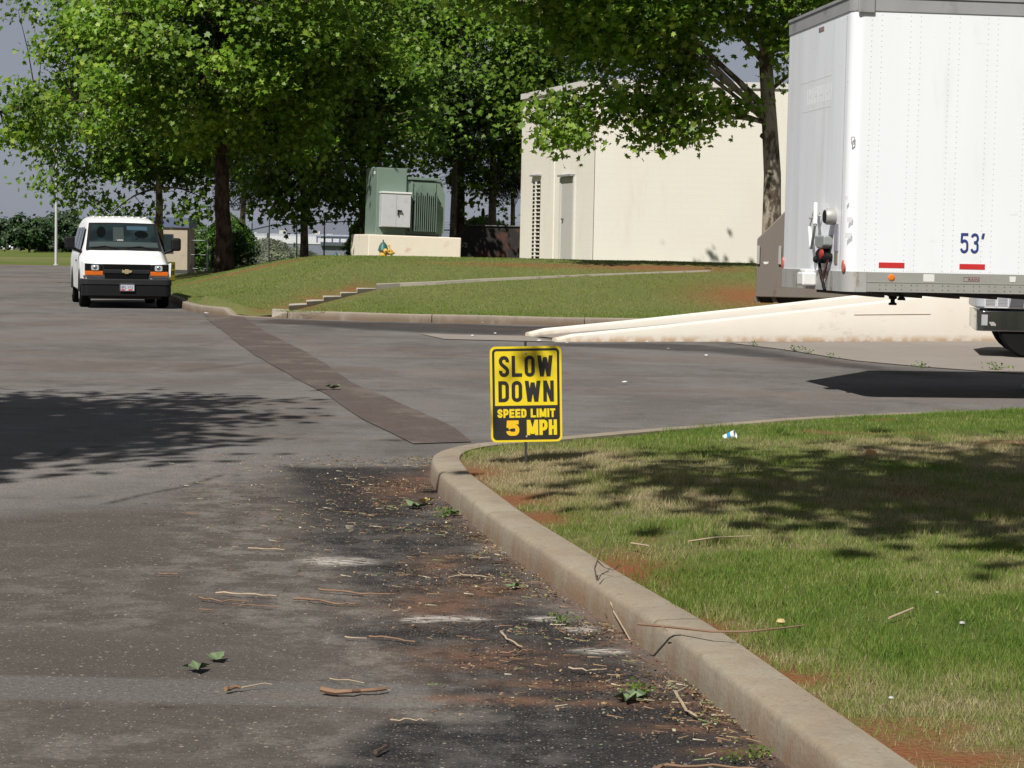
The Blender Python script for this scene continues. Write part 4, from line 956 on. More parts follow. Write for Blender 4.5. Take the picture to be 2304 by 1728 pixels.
# ---------------- guard hut ----------------
hu = AT(421, 603, 97); hz = .18
ht = thing('guard_hut', 'small mottled block guard hut with a slate blue roof and dark window behind the van', 'hut', (hu.x, 97, hz))
m_hut = M('hut_block', (.42, .36, .27), .9, var=.12, scale=2, dirt=(.28, .24, .18), dscale=3, bump=.2)
MB().box(-2.4, 0, -.2, 0, 2.2, 2.05).build('wall', m_hut, ht)
MB().prism([(-2.5, 2.04), (.1, 2.04), (.04, 2.52), (-2.44, 2.52)], -.1, 2.3, 0, frame((0, 2.2, 0), (1, 0, 0), (0, 0, 1))).build('roof', M('slate_blue_roof', (.10, .125, .20), .6, var=.15, scale=6), ht)
wf = MB().box(-1.4, -.03, .80, -.68, 0, 1.72).build('window', m_dgrey, ht); MB().box(-1.36, -.04, .84, -.72, -.031, 1.68).build('pane', m_glass, wf)
MB().box(-2.42, -.02, -.2, .02, 0, -.0).build('base_trim', m_dgrey, ht)

# ---------------- chain link fence ----------------
m_fw = M('fence_wire', (.10, .12, .11), .5, .6); m_fp = M('fence_post', (.045, .055, .055), .5, .3)
def fence(pts, hs, label, group, spacing=2.75, barbed=True, gate=False):
    p0 = pts[0]; f = thing('chain_link_fence', label, 'fence', (p0[0], p0[1], p0[2]), group=group)
    for i in range(len(pts)):
        a = Vector(pts[i]); MB().tube([a-Vector((0, 0, .3)), a+Vector((0, 0, hs[i]+(.35 if barbed else 0)))], [.04, .03], 8).build('post', m_fp, f, world=True)
    rl = MB(); rl.tube([Vector(p)+Vector((0, 0, h)) for p, h in zip(pts, hs)], .028, 8); rl.build('top_rail', m_fp, f, world=True)
    w = MB()
    if barbed:
        for dz in (.12, .24, .34): w.tube([Vector(p)+Vector((0, 0, h+dz)) for p, h in zip(pts, hs)], .006, 3, cap=False)
    for i in range(len(pts)-1):
        a = Vector(pts[i]); b = Vector(pts[i+1]); ha, hb = hs[i], hs[i+1]; Ls = (b-a).length; n = int(Ls/.11)
        for k in range(-int(ha/.11), n):
            for s in (1, -1):
                t0, t1 = k*.11/Ls, (k*.11+ha)/Ls
                z0, z1 = 0.0, 1.0
                if t0 < 0: z0 = -t0/(t1-t0)*1.0; t0_ = 0
                else: t0_ = t0
                if t1 > 1: z1 = (1-t0)/(t1-t0); t1_ = 1
                else: t1_ = t1
                if t1_ <= t0_: continue
                if s < 0: za, zb = 1-z0, 1-z1
                else: za, zb = z0, z1
                A = a.lerp(b, t0_)+Vector((0, 0, (ha+(hb-ha)*t0_)*za)); B = a.lerp(b, t1_)+Vector((0, 0, (ha+(hb-ha)*t1_)*zb)); w.tube([A, B], .0035, 3, cap=False)
    w.build('mesh_wire', m_fw, f, world=True); return f
P = []; H = []
for (u, v, D) in [(567, 517, 99), (606, 508, 97), (668, 504, 96), (730, 500, 95), (790, 498, 94), (850, 496, 93)]:
    a = AT(u, v, D); gz = float(HB(a.x, D))-.1; P.append((a.x, D, gz)); H.append(a.z-gz)
for k in range(1, 14):
    a = P[5]; P.append((a[0]+2.75*k, 93-.5*k, a[2]+.04*k)); H.append(2.05)
fence(P, H, 'dark chain link fence with barbed wire along the crest, right of the conical evergreen', 'chain link fences behind the bank')
P = []; H = []
for (u, v, D) in [(436, 519, 100), (487, 517, 100), (540, 516, 99.6), (566, 517, 99)]:
    a = AT(u, v, D); gz = .2; P.append((a.x, D, gz)); H.append(a.z-gz)
fence(P, H, 'dark chain link fence between the guard hut and the thick tree trunk', 'chain link fences behind the bank', barbed=False)
ga = AT(430, 541, 92); gt = thing('gate', 'low chain link gate with a pale post right of the guard hut', 'gate', (ga.x, 92, .2))
gm = MB(); gl = AT(468, 541, 92).x-ga.x
for z in (.12, .75, ga.z-.2): gm.tube([(0, 0, z), (gl, 0, z)], .022, 6)
gm.tube([(0, 0, .1), (0, 0, ga.z-.2)], .022, 6); gm.build('gate_frame', m_fw, gt)
MB().tube([(gl, 0, -.3), (gl, 0, ga.z-.2+.12)], .05, 8).build('gate_post', m_steel, gt)

# ---------------- lamp pole, far warehouse, far cars ----------------
pp_ = G(126, 597.5); lp = thing('lamp_pole', 'tall thin pale lamp pole at the far edge of the lot left of the van', 'lamp pole', (pp_.x, pp_.y, 0))
MB().tube([(0, 0, 0), (0, 0, 9.2)], [.085, .055], 10).build('pole', M('pole_grey_white', (.55, .55, .54), .5, .1), lp, smooth=True)
MB().lathe([(.17, 0), (.17, .04), (.1, .1)], 10).build('base', m_steel, lp)
MB().box(-.1, -.6, 9.15, .1, .15, 9.35).build('lamp_head', m_grey, lp)
DW = 600.0
wa = AT(560, 560, DW); wz = -1.6
wh = thing('warehouse', 'distant long white and blue grey warehouse with rooftop units seen between the tree trunks', 'warehouse', (wa.x, DW, wz))
def wu(u): return AT(u, 560, DW).x-wa.x
def wv(v, u=700): return AT(u, v, DW).z-wz
m_ww = M('warehouse_white', (.66, .67, .70), .7); m_wg = M('warehouse_grey', (.19, .21, .26), .7); m_wb = M('warehouse_blue', (.13, .16, .30), .7)
XL, XR = wu(470), wu(1250)
MB().box(XL, 0, 0, XR, 60, wv(527)).build('roof_block', M('warehouse_roof', (.40, .42, .46), .7), wh)
MB().box(XL, -.6, wv(549), wu(722), -.02, wv(533)).build('white_band', m_ww, wh)
MB().box(wu(722), -.5, wv(544), XR, -.02, wv(531)).build('white_band', m_ww, wh)
MB().box(XL, -.4, 0, XR, -.01, wv(549)).build('lower_wall', m_wg, wh)
MB().box(wu(722), -1.5, wv(552), XR, -.55, wv(544)).build('canopy', M('canopy_dark', (.08, .10, .12), .7), wh)
for u in range(712, 1000, 17): MB().box(wu(u), -.8, wv(544), wu(u+2.5), -.55, wv(531)).build('blue_pier', m_wb, wh)
MB().box(wu(712), -.9, wv(532), XR, -.55, wv(530)).build('blue_band', m_wb, wh)
for (u0, u1, v) in [(617, 633, 519), (626, 634, 521), (693, 711, 519), (726, 740, 525), (560, 566, 524)]:
    MB().box(wu(u0), 8+u0*.01, wv(530), wu(u1), 12, wv(v)).build('rooftop_unit', M('unit_beige', (.52, .50, .44), .7), wh)
def far_car(u, v, D, label, col):
    a = AT(u, v, D); c = thing('parked_car', label, 'car', (a.x, D, a.z), group='cars parked below the distant trees', rz=R(70))
    MB().prism([(-2.2, .3), (2.2, .3), (2.25, .75), (1.3, .9), (.7, 1.4), (-1.2, 1.4), (-1.9, .95), (-2.25, .85)], -.85, .85, 0, frame((0, 0, 0), (1, 0, 0), (0, 0, 1))).build('body', M('car_paint', col, .3), c, bevel=.05)
    MB().prism([(-1.05, .92), (1.1, .92), (.65, 1.34), (-1.0, 1.34)], -.87, .87, 0, frame((0, 0, 0), (1, 0, 0), (0, 0, 1))).build('window', m_glass, c)
    for x in (-1.4, 1.4):
        MB().lathe([(.32, -.9), (.32, .9)], 14, 0, Matrix.Translation((x, 0, .32)) @ Matrix.Rotation(R(90), 4, 'X')).build('wheel', m_rubber, c)
far_car(16, 563.5, 525, 'left of two far white cars under the distant trees', (.7, .7, .7)); far_car(32.5, 564.5, 518, 'right of two far white cars under the distant trees', (.72, .72, .72))
# ---------------- van ----------------
vc = G(275, 694); VY = R(15)
van = thing('van', 'white full size van with black grille and bumper parked facing the camera beside the kerb', 'van', (vc.x+.1, vc.y, 0), rz=VY)
m_vw = M('van_white', (.78, .78, .77), .28, var=.03, dirt=(.68, .67, .64), dscale=1.5, dlo=.6, dhi=.9)
def ringv(y, wl, wb, zb, wr, zr, z0, rr=.12):
    half = [(0, z0), (wl-.10, z0), (wl, z0+.08), (wb, (z0+zb)*.5), (wb, zb-.12), (wb-.02, zb), (wr+(wb-wr)*.12, zr-rr*1.35), (wr-.035, zr-rr*.5), (wr-.11, zr-rr*.14), (wr*.55, zr-.004), (0, zr+.012)]
    full = half+[(-x, z) for x, z in half[-2:0:-1]]
    return [(x, y, z) for x, z in full]
st_ = [(.05, .88, .92, .80, .86, .98, .60, .06), (.09, .94, .955, .84, .88, 1.025, .50, .07), (.20, .965, .98, .90, .90, 1.065, .40, .08), (.55, .98, 1.0, .98, .90, 1.17, .34, .09), (.95, .99, 1.0, 1.08, .885, 1.275, .32, .08),
       (1.12, .99, 1.0, 1.12, .86, 1.42, .32, .10), (1.40, .99, 1.0, 1.16, .815, 1.68, .32, .11), (1.68, .99, 1.0, 1.18, .77, 1.925, .32, .12), (1.82, .99, 1.0, 1.18, .765, 1.99, .32, .12), (2.1, .99, 1.0, 1.18, .765, 2.04, .32, .12),
       (3.2, .99, 1.0, 1.18, .77, 2.085, .32, .12), (4.6, .99, 1.0, 1.18, .77, 2.085, .32, .12), (5.45, .98, .99, 1.18, .76, 2.05, .34, .12), (5.62, .95, .96, 1.15, .73, 1.98, .42, .12)]
mb = MB(); rr_ = [ringv(*s) for s in st_]; n = len(rr_[0]); vs = [p for r in rr_ for p in r]; fs = []
for i in range(len(rr_)-1):
    for k in range(n): fs.append((i*n+k, i*n+(k+1) % n, (i+1)*n+(k+1) % n, (i+1)*n+k))
fs.append(tuple(range(n))); fs.append(tuple((len(rr_)-1)*n+k for k in range(n-1, -1, -1))); mb.add(vs, fs)
mb.build('body', m_vw, van, smooth=True, ang=.6)
rb = MB()
for k in range(9):
    x = -.60+k*.15; rb.box(x-.018, 2.5, 2.05, x+.018, 5.3, 2.090-.03*abs(x)**2)
rb.build('roof_ribs', m_vw, van, bevel=.006)
# windscreen
def wsp(a, t, o=0):     # a -1..1 across, t 0..1 up
    hw = .872-.107*t; y = .975+.70*t; z = 1.287+.645*t
    bow = .05*(a*a); return (a*hw*.985, y+bow*.5-.018-o*.7, z+.012+o*.7-bow*.25)
def wpanel(a0, a1, t0, t1, o, nm, mt, par, nx=12, ny=6):
    mb = MB(); vs = [wsp(a0+(a1-a0)*i/nx, t0+(t1-t0)*j/ny, o) for j in range(ny+1) for i in range(nx+1)]
    fs = [(j*(nx+1)+i, j*(nx+1)+i+1, (j+1)*(nx+1)+i+1, (j+1)*(nx+1)+i) for j in range(ny) for i in range(nx)]
    mb.add(vs, fs); return mb.build(nm, mt, par, smooth=True)
wpanel(-1, 1, .0, .97, .010, 'windscreen_border', m_black, van)
t = NT('windscreen_glass'); c = t.mix(t.ramp(t.noise(1.3, 2), .4, .6), (.006, .012, .013), (.016, .030, .030)); m_ws = t.fin(c, .05, 0, .75)
ws = wpanel(-.93, .93, .10, .90, .014, 'windscreen', m_ws, van)
m_dash = M('dashboard_teal', (.028, .046, .044), .7); wpanel(-.92, .92, .105, .28, .016, 'dashboard', m_dash, van, 12, 2)
m_in = M('interior_panel', (.016, .028, .026), .7); wpanel(-.28, .02, .30, .80, .016, 'bulkhead', m_in, van, 3, 2)
m_seat = M('seat_black', (.003, .004, .004), .9, spec=.05)
def blob(a, t, ra, rt, nm, mt, o=.018):
    mb = MB(); pts = [wsp(a+ra*math.cos(k*.5236), t+rt*math.sin(k*.5236), o) for k in range(12)]; mb.add(pts, [tuple(range(12))]); mb.build(nm, mt, van)
blob(-.62, .62, .13, .20, 'seat', m_seat); blob(.52, .56, .20, .13, 'seat', m_seat)
wpanel(.12, .72, .70, .84, .020, 'sun_visor', M('visor_blue', (.03, .065, .10), .5), van, 4, 2)
rg = MB(); rg.tube([wsp(.48+.15*math.cos(a*.4), .32+.12*math.sin(a*.4), .024) for a in range(0, 8)], .008, 5); rg.build('steering_wheel', m_black, van)
for a0, a1 in ((-.85, -.15), (.08, .80)):
    w = MB(); w.tube([wsp(a1, .02, .03), wsp((a0+a1)/2, .11, .03), wsp(a0, .06, .03)], .010, 5); w.build('wiper', m_black, van)
text('VAN', .05, m_stk, 'dashboard_note', van, frame(wsp(-.10, .33, .025), (1, 0, 0), (0, .73, .68)), width=.14)
# side windows, both sides
def sidep(y0, y1, t0, t1, s, nm, mt, d=.008, par=None):
    def P(y, t):
        w0 = .98; w1 = .80 if y > 1.7 else .80; z0_, z1_ = 1.19, 1.92
        return (s*(w0+(w1-w0)*t+d), y, z0_+(z1_-z0_)*t)
    mb = MB(); mb.add([P(y0+ (.40 if (nm == 'cab_window' and False) else 0), t0), P(y1, t0), P(y1, t1), P(y0 + (.42 if nm == 'cab_window' else 0), t1)], [(0, 1, 2, 3)]); return mb.build(nm, mt, par or van)
for s in (-1, 1):
    sidep(1.25, 2.35, .06, .86, s, 'cab_window', m_glass); sidep(2.55, 3.65, .08, .86, s, 'side_window', m_glass); sidep(3.85, 5.2, .08, .86, s, 'side_window', m_glass)
    for y in (2.45, 3.75): sb2 = MB(); sb2.box(s*1.0-.003, y-.008, .45, s*1.0+.003, y+.008, 1.16); sb2.build('door_seam', m_grey, van)
    MB().box(s*1.01-.012, 2.2, 1.02, s*1.01+.012, 2.36, 1.06).build('door_handle', m_black, van)
    for y in (.95, 4.40):
        a = MB(); pts = [(.47*math.cos(R(k)), .47*math.sin(R(k))) for k in range(0, 181, 12)]; a.prism([(-.47, -.05)]+[(-x, z) for x, z in pts]+[(.47, -.05)], -.006, .006, 0, frame((s*1.0, y, .40), (0, 1, 0), (0, 0, 1))); a.build('wheel_arch', m_black, van)
        wm = Matrix.Translation((s*.875, y, .375)) @ Matrix.Rotation(R(90), 4, 'Y')
        w_ = MB().lathe([(.20, -.12), (.34, -.12), (.372, -.09), (.375, 0), (.372, .09), (.34, .12), (.20, .12)], 28, 0, wm).build('wheel', m_rubber, van, smooth=True)
        MB().lathe([(.20, -.125), (.16, -.10), (.07, -.13), (.07, .13), (.16, .10), (.20, .125)], 20, 0, wm).build('rim', m_steel, w_, smooth=True)
    # mirrors
    mm = MB(); mm.box(s*1.20-.115, 1.18, 1.30, s*1.20+.115, 1.32, 1.60); mo = mm.build('mirror', m_black, van, bevel=.05)
    MB().tube([(s*.93, 1.30, 1.24), (s*1.02, 1.27, 1.28), (s*1.14, 1.25, 1.33)], .035, 8).build('mirror_arm', m_black, mo)
# front end
fr = MB(); fr.prism([(-.925, .80), (-.925, 1.00), (-.55, .985), (-.52, .99), (.52, .99), (.55, .985), (.925, 1.00), (.925, .80), (.50, .80), (.46, .62), (-.46, .62), (-.50, .80)], 0, .08, 0, frame((0, .085, 0), (1, 0, 0), (0, 0, 1))); fr.build('grille_surround', m_black, van, bevel=.012)
gr = MB(); gr.box(-.50, -.005, .885, .50, .004, .975); gr.box(-.46, -.005, .64, .46, .004, .765)
for k in range(26): x = -.48+k*.0384; gr.box(x, -.012, .645, x+.008, -.005, .76); gr.box(x, -.012, .89, x+.008, -.005, .97)
gr.build('grille', M('grille_black', (.006, .006, .006), .7, spec=.1), van)
MB().box(-.52, -.02, .78, .52, .004, .872).build('grille_bar', M('grille_bar', (.020, .020, .021), .5, spec=.25), van, bevel=.012)
bt = [(-.11, .0), (-.085, .030), (-.045, .030), (-.035, .050), (.045, .050), (.035, .030), (.095, .030), (.115, .0), (.08, -.028), (.04, -.028), (.03, -.050), (-.05, -.050), (-.04, -.028), (-.10, -.028)]
bt = [(x, y) for x, y in bt]; MB().prism(bt, 0, .014, 0, frame((0, -.022, .826), (1, 0, 0), (0, 0, 1))).build('emblem', M('emblem_gold', (.62, .52, .28), .3, .6), van, bevel=.003)
for s in (-1, 1):
    hb = MB().box(s*.735-.175, -.012, .838, s*.735+.165, .004, .988).build('headlight_housing', M('housing_dark', (.008, .008, .008), .3, spec=.3), van, bevel=.01)
    hl = MB(); hl.prism(rrect(.17, .125, .035), 0, .022, 0, frame((s*.70, -.014, .905), (1, 0, 0), (0, 0, 1))); hl.build('headlight', m_lens, van, bevel=.006)
    MB().lathe([(.045, 0), (.03, .008), (.012, .012)], 14, 0, frame((s*.70, -.037, .905), (1, 0, 0), (0, 0, 1))).build('bulb_reflector', m_chrome, van)
    MB().box(s*.72-.20, -.022, .735, s*.72+.195, .03, .832).build('turn_signal', M('signal_orange', (.62, .13, .008), .3, var=.2, scale=14), van, bevel=.012)
    MB().prism([(.925*s, .735), (.925*s, 1.0), (.985*s, 1.03), (.97*s, .72)], -.25, .0, 0, frame((0, .02, 0), (1, 0, 0), (0, 0, 1))).build('fender_corner', m_vw, van)
def bplan(x, y0, r, y1):
    pts = []
    for k in range(6):
        a = R(180+90*k/5); pts.append((-x+r+r*math.cos(a), y0+r+r*math.sin(a)))
    for k in range(6):
        a = R(270+90*k/5); pts.append((x-r+r*math.cos(a), y0+r+r*math.sin(a)))
    return pts+[(x, y1), (-x, y1)]
MB().prism(bplan(1.0, -.10, .16, .55), .52, .66).build('bumper', M('bumper_dark_grey', (.020, .021, .022), .6, spec=.2), van, smooth=True, bevel=.02)
MB().prism(bplan(.985, -.085, .16, .55), .27, .525).build('bumper_lower', m_black, van, smooth=True, bevel=.02)
MB().box(-.80, .4, .20, .80, 5.0, .36).build('underbody', m_under, van)
pl_ = MB().box(-.155, -.115, .40, .155, -.10, .55).build('number_plate', M('plate_white', (.50, .52, .58), .4), van)
fr = MB()
for a in [(-.165, .545, .165, .56), (-.165, .39, .165, .405), (-.165, .39, -.15, .56), (.15, .39, .165, .56)]: fr.box(a[0], -.125, a[1], a[2], -.105, a[3])
fr.build('plate_frame', m_chrome, pl_)
text('8FL V15', .06, M('plate_blue', (.05, .06, .2), .5), 'plate_number', pl_, frame((0, -.118, .48), (1, 0, 0), (0, 0, 1)), width=.25)
for x in (-.085, .075): MB().box(x-.05, -.119, .408, x+.04, -.1155, .438).build('plate_stripe', M('plate_red', (.5, .08, .08), .5), pl_)

# ---------------- trees ----------------
LEAF5 = np.array([(0, -.42), (.16, -.30), (.44, -.34), (.30, -.08), (.50, .16), (.20, .16), (.0, .52), (-.20, .16), (-.50, .16), (-.30, -.08), (-.44, -.34), (-.16, -.30)])
LEAF4 = np.array([(0, -.5), (.36, -.1), (.22, .34), (0, .52), (-.22, .34), (-.36, -.1)])
NEED = np.array([(-.05, -.5), (.05, -.5), (.03, .5), (-.03, .5)])
def leaf_mat(name, cols, trans=.42):
    t = NT(name); g = t.n('ShaderNodeNewGeometry'); cr = t.n('ShaderNodeValToRGB'); e = cr.color_ramp.elements
    e[0].position = 0; e[0].color = (*cols[0], 1); e[1].position = 1; e[1].color = (*cols[-1], 1)
    for i, c in enumerate(cols[1:-1]): x = e.new((i+1)/(len(cols)-1)); x.color = (*c, 1)
    t.l(g.outputs['Random Per Island'], cr.inputs[0])
    big = t.ramp(t.noise(.45, 3), .35, .65, .72, 1.28)
    mx = t.n('ShaderNodeMix', data_type='RGBA', blend_type='MULTIPLY'); mx.inputs[0].default_value = 1; t.l(cr.outputs[0], mx.inputs[6]); t.l(big, mx.inputs[7])
    t.fin(mx.outputs[2], .45, 0, .35)
    tr_ = t.n('ShaderNodeBsdfTranslucent'); t.l(mx.outputs[2], tr_.inputs[0]); ms = t.n('ShaderNodeMixShader'); ms.inputs[0].default_value = trans
    t.l(t.b.outputs[0], ms.inputs[1]); t.l(tr_.outputs[0], ms.inputs[2]); t.l(ms.outputs[0], t.out.inputs[0]); return t.m
SYC = [(.065, .140, .010), (.102, .205, .014), (.146, .265, .019), (.19, .315, .028), (.31, .40, .06)]
m_leafA = leaf_mat('sycamore_leaves', SYC); m_leafB = leaf_mat('sycamore_leaves_far', [(.065, .140, .012), (.105, .200, .020), (.150, .260, .032), (.23, .33, .06)])
m_leafD = leaf_mat('dense_leaves', [(.085, .17, .016), (.135, .24, .024), (.19, .30, .036)])
m_pine = leaf_mat('pine_needles', [(.022, .042, .016), (.038, .062, .022), (.055, .080, .028)], .15)
m_arb = leaf_mat('evergreen_scales', [(.035, .095, .010), (.06, .14, .014), (.085, .17, .02)], .2)
m_pale = leaf_mat('pale_bush_leaves', [(.13, .16, .09), (.19, .22, .13), (.24, .26, .17)], .3)
m_farleaf = leaf_mat('distant_leaves', [(.020, .038, .018), (.030, .056, .022), (.048, .078, .030)], .2)
def bark(name, a, b, lo=.42, hi=.58, s=5):
    t = NT(name); c = t.mix(t.ramp(t.noise(s, 5, (1, 1, .45), rough=.65), lo, hi), a, b); t.bump(t.noise(14, 5, (1, 1, .25), rough=.7), .9, .05); return t.fin(c, .92, 0, .1)
m_barkdk = bark('dark_bark', (.030, .022, .017), (.085, .060, .045)); m_barkm = bark('mottled_bark', (.105, .080, .058), (.34, .30, .235), .44, .54, 3.2)
m_barkp = bark('pale_mottled_bark', (.15, .11, .08), (.42, .38, .31), .46, .56, 3); m_pineb = bark('pine_bark', (.12, .085, .065), (.23, .18, .145))
def leaves(name, cen, nrm, size, tmpl, mat, parent, rng, origin):
    n = len(cen); nrm = nrm/np.linalg.norm(nrm, axis=1)[:, None]
    t = rng.randn(n, 3); t -= nrm*(t*nrm).sum(1)[:, None]; t /= np.linalg.norm(t, axis=1)[:, None]; b = np.cross(nrm, t)
    k = len(tmpl); sz = size*(.65+.7*rng.rand(n))
    co = cen[:, None]+(t[:, None]*tmpl[None, :, :1]+b[:, None]*tmpl[None, :, 1:2])*sz[:, None, None]
    if k > 4: co -= nrm[:, None]*(np.abs(tmpl[None, :, :1])*.35*sz[:, None, None])
    co = co.reshape(-1, 3)-np.array(origin); q = np.arange(n*k).reshape(n, k)
    return np_mesh(name, co, q, mat, None, False, parent)
def tree(name, label, group, base, height, tr_r, crown_c, crown_r, nclump, per, lsize, lmat, bmat, seed, tmpl=LEAF5, csig=(.55, .32), wob=.25, cat='tree', limbs=14, flat=.0, inner=.35, extra=(), lmin=None, lrf=.34, lobes=.38, cut=None, trtop=None, twig=.016):
    rng = np.random.RandomState(seed); base = np.array(base, float); cc = np.array(crown_c, float); cr3 = np.array(crown_r, float)
    th = thing(name, label, cat, tuple(base), group=group)
    N = 14; zs = np.linspace(-.3, height*.86, N); tx_ = np.cumsum(rng.randn(N)*wob*.12); ty_ = np.cumsum(rng.randn(N)*wob*.12); tx_ -= tx_[1]; ty_ -= ty_[1]
    lean = (cc[:2]-base[:2])*.35
    tp_ = [(base[0]+tx_[i]+lean[0]*(zs[i]/height)**2, base[1]+ty_[i]+lean[1]*(zs[i]/height)**2, base[2]+zs[i]) for i in range(N)]
    rad = [tr_r*(1.35 if i == 0 else 1.12 if i == 1 else 1)*(1-.80*(max(0, zs[i])/(height*.86))**1.1) for i in range(N)]
    mb = MB(); mb.tube(tp_, rad, 12)
    if bmat in (m_barkm, m_barkp):
        for k in range(5):
            i = rng.randint(2, 8); a = rng.rand()*6.28; mb.tube([tp_[i], (tp_[i][0]+math.cos(a)*rad[i]*1.25, tp_[i][1]+math.sin(a)*rad[i]*1.25, tp_[i][2]+.1)], [rad[i]*.7, rad[i]*.25], 7)
    mb.build('trunk', bmat, th, world=True, smooth=True, ang=2)
    # crown clumps in a lumpy ellipsoid
    L_ = rng.randn(9, 3); L_ /= np.linalg.norm(L_, axis=1)[:, None]
    P = []
    while len(P) < nclump:
        d = rng.randn(3); d /= np.linalg.norm(d); lump = 1-lobes+lobes*1.6*np.max(np.clip(L_@d, 0, 1)**6); r = (inner**3+(1-inner**3)*rng.rand())**(1/3)*lump
        p = cc+d*cr3*r
        if cut is not None and not cut(p): continue
        P.append(p)
    P = list(P)+[np.array(e) for e in extra]; P = np.array(P); tpa = np.array(tp_)
    lb = MB(); nodes = []
    idx = rng.choice(len(P), min(limbs, len(P)), replace=False)
    if len(extra): idx = np.concatenate([idx, [len(P)-1, len(P)-1-len(extra)//2]])
    for j in idx:
        e = P[j]; hd_ = np.hypot(*(e[:2]-base[:2])); z0 = np.clip(e[2]-hd_*.55, base[2]+(lmin or max(1.2, (cc[2]-cr3[2]*.62-base[2])*.95)), base[2]+height*.8)
        o = np.array([np.interp(z0, tpa[:, 2], tpa[:, a]) for a in range(3)]); pts = []
        for k in range(7):
            t = k/6; p = o+(e-o)*t; p[2] += math.sin(t*math.pi)*hd_*.10; p[:2] += rng.randn(2)*.06*hd_*t*(1-t); pts.append(p)
        r0_ = float(np.interp(z0, tpa[:, 2], rad))*lrf; lb.tube([Vector(p) for p in pts], [r0_*(1-.8*k/6)+.008 for k in range(7)], 7); nodes += pts[1:]
    nodes = np.array(nodes)
    for p in P:
        d = np.linalg.norm(nodes-p, axis=1); q = nodes[np.argmin(d)]
        if d.min() > .15: m = (p+q)/2+np.array([0, 0, .08*d.min()]); lb.tube([Vector(q), Vector(m), Vector(p)], [twig*1.6, twig, twig*.4], 4, cap=False)
    lb.build('branches', bmat, th, world=True, smooth=True, ang=2)
    npc = rng.poisson(per, len(P)); cs = np.repeat(P, npc, 0); n = len(cs)
    dd = rng.randn(n, 3)*np.array([csig[0], csig[0], csig[1]]); cen = cs+dd
    out = (cen-cc)/cr3; nr = rng.randn(n, 3)*.55+np.array([-.3, -.6, .5])*.65+out*.35+np.array([0, 0, .45]); 
    leaves('crown', cen, nr, lsize, tmpl, lmat, th, rng, base); return th
GS = 'sycamores along the bank'
def bz_(u, D): x = (u-CX)/F*D; return (x, D, float(HB(x, D)))
b = bz_(500, 68)
tree('sycamore_tree', 'big dark trunked sycamore with a wide leafy crown right of the white van', GS, b, 12, .30, (-10.0, 67.5, 8.3), (6.7, 5.4, 4.9), 520, 86, .20, m_leafA, m_barkdk, 11, limbs=18, csig=(.40, .24), extra=[tuple(AT(u, v, 67)) for u, v in [(10, 300), (25, 318), (45, 290), (0, 250), (70, 270), (95, 110), (40, 20), (120, 240)]], cut=lambda p: p[2] > 4.3+.25*abs(p[0]+9.9)*0+ (.0 if p[0] > -9 else -.1*(p[0]+9)*.9) - (.8 if p[0] > -9 else 0)*0)
b = (-797/F*84, 84, .3)
tree('sycamore_tree', 'slender pale mottled sycamore directly behind the van beside the guard hut', GS, b, 11, .19, (-14.4, 84, 6.6), (5.0, 4.2, 4.3), 370, 50, .24, m_leafB, m_barkp, 12, tmpl=LEAF5, limbs=12, csig=(.5, .34), extra=[tuple(AT(u, v, 83)) for u, v in [(95, 405), (110, 420), (130, 395), (150, 425), (180, 435), (200, 450), (225, 470), (250, 480), (290, 490), (330, 485), (160, 400), (200, 410), (420, 480), (440, 470), (400, 460), (470, 455)]])
b = bz_(843, 78)
tree('sycamore_tree', 'mottled tan trunked sycamore rising just left of the green transformer', GS, b, 13, .17, (-7.3, 77, 7.9), (5.6, 4.4, 4.9), 560, 52, .23, m_leafB, m_barkp, 13, limbs=14, csig=(.5, .34), extra=[tuple(AT(u, v, 76)) for u, v in [(560, 400), (580, 420), (600, 440), (620, 450), (650, 455), (690, 455), (720, 440), (760, 440), (790, 450), (800, 430), (540, 390), (740, 420), (640, 430), (560, 445), (610, 410)]])
b = (-2.4, 87, .9)
tree('sycamore_tree', 'dense dark sycamore standing behind the transformer and left of the cream building', GS, b, 15, .22, (-1.2, 86, 9.8), (5.8, 4.4, 5.6), 560, 50, .22, m_leafD, m_barkdk, 14, limbs=14, csig=(.55, .4))
b = (-6.8, 90, .6)
tree('sycamore_tree', 'tall far sycamore filling the gap between the thick trunk and the tan trunk', GS, b, 15, .2, (-7.6, 92, 10.3), (5.4, 4, 4.4), 380, 48, .24, m_leafD, m_barkdk, 15, limbs=12, csig=(.55, .4))
b = bz_(1730, 50)
ex = [tuple(AT(u, v, D)) for (u, v, D) in [(1235, 318, 49), (1268, 305, 49), (1290, 290, 49.2), (1300, 268, 49.3), (1230, 255, 49.3), (1255, 222, 49.5), (1330, 250, 49.5), (1420, 290, 49.5), (1455, 270, 49.5), (1480, 300, 49.4), (1520, 285, 49.4), (1560, 300, 49.5), (1590, 275, 49.5), (1380, 230, 49.4), (1600, 240, 49.5), (1440, 235, 49.4), (1500, 240, 49.4), (1550, 225, 49.5), (1650, 240, 49.6)]]
ex = ex+[tuple(np.array(p)+np.random.randn(3)*np.array([.25, .5, .12])) for p in ex for _ in range(2)]
tree('sycamore_tree', 'sycamore in front of the cream building whose mottled trunk stands beside the trailer nose', GS, b, 13, .255, (3.6, 49.5, 8.2), (6.3, 4.4, 3.5), 660, 46, .175, leaf_mat('sycamore_leaves_lit', [(.070, .150, .010), (.110, .215, .016), (.155, .275, .024), (.21, .33, .036), (.33, .42, .07)]), m_barkm, 16, limbs=20, csig=(.34, .2), lmin=3.6, lrf=.24, extra=ex, wob=.35, twig=.011,  # leaf colours brightened so this crown looks more strongly lit
     cut=lambda p: p[2] > 4.95+.20*abs(min(0, p[0]-3)) and not (abs(p[0]-5.3) < .8 and p[2] < 6.8) and p[2] < 10.6)
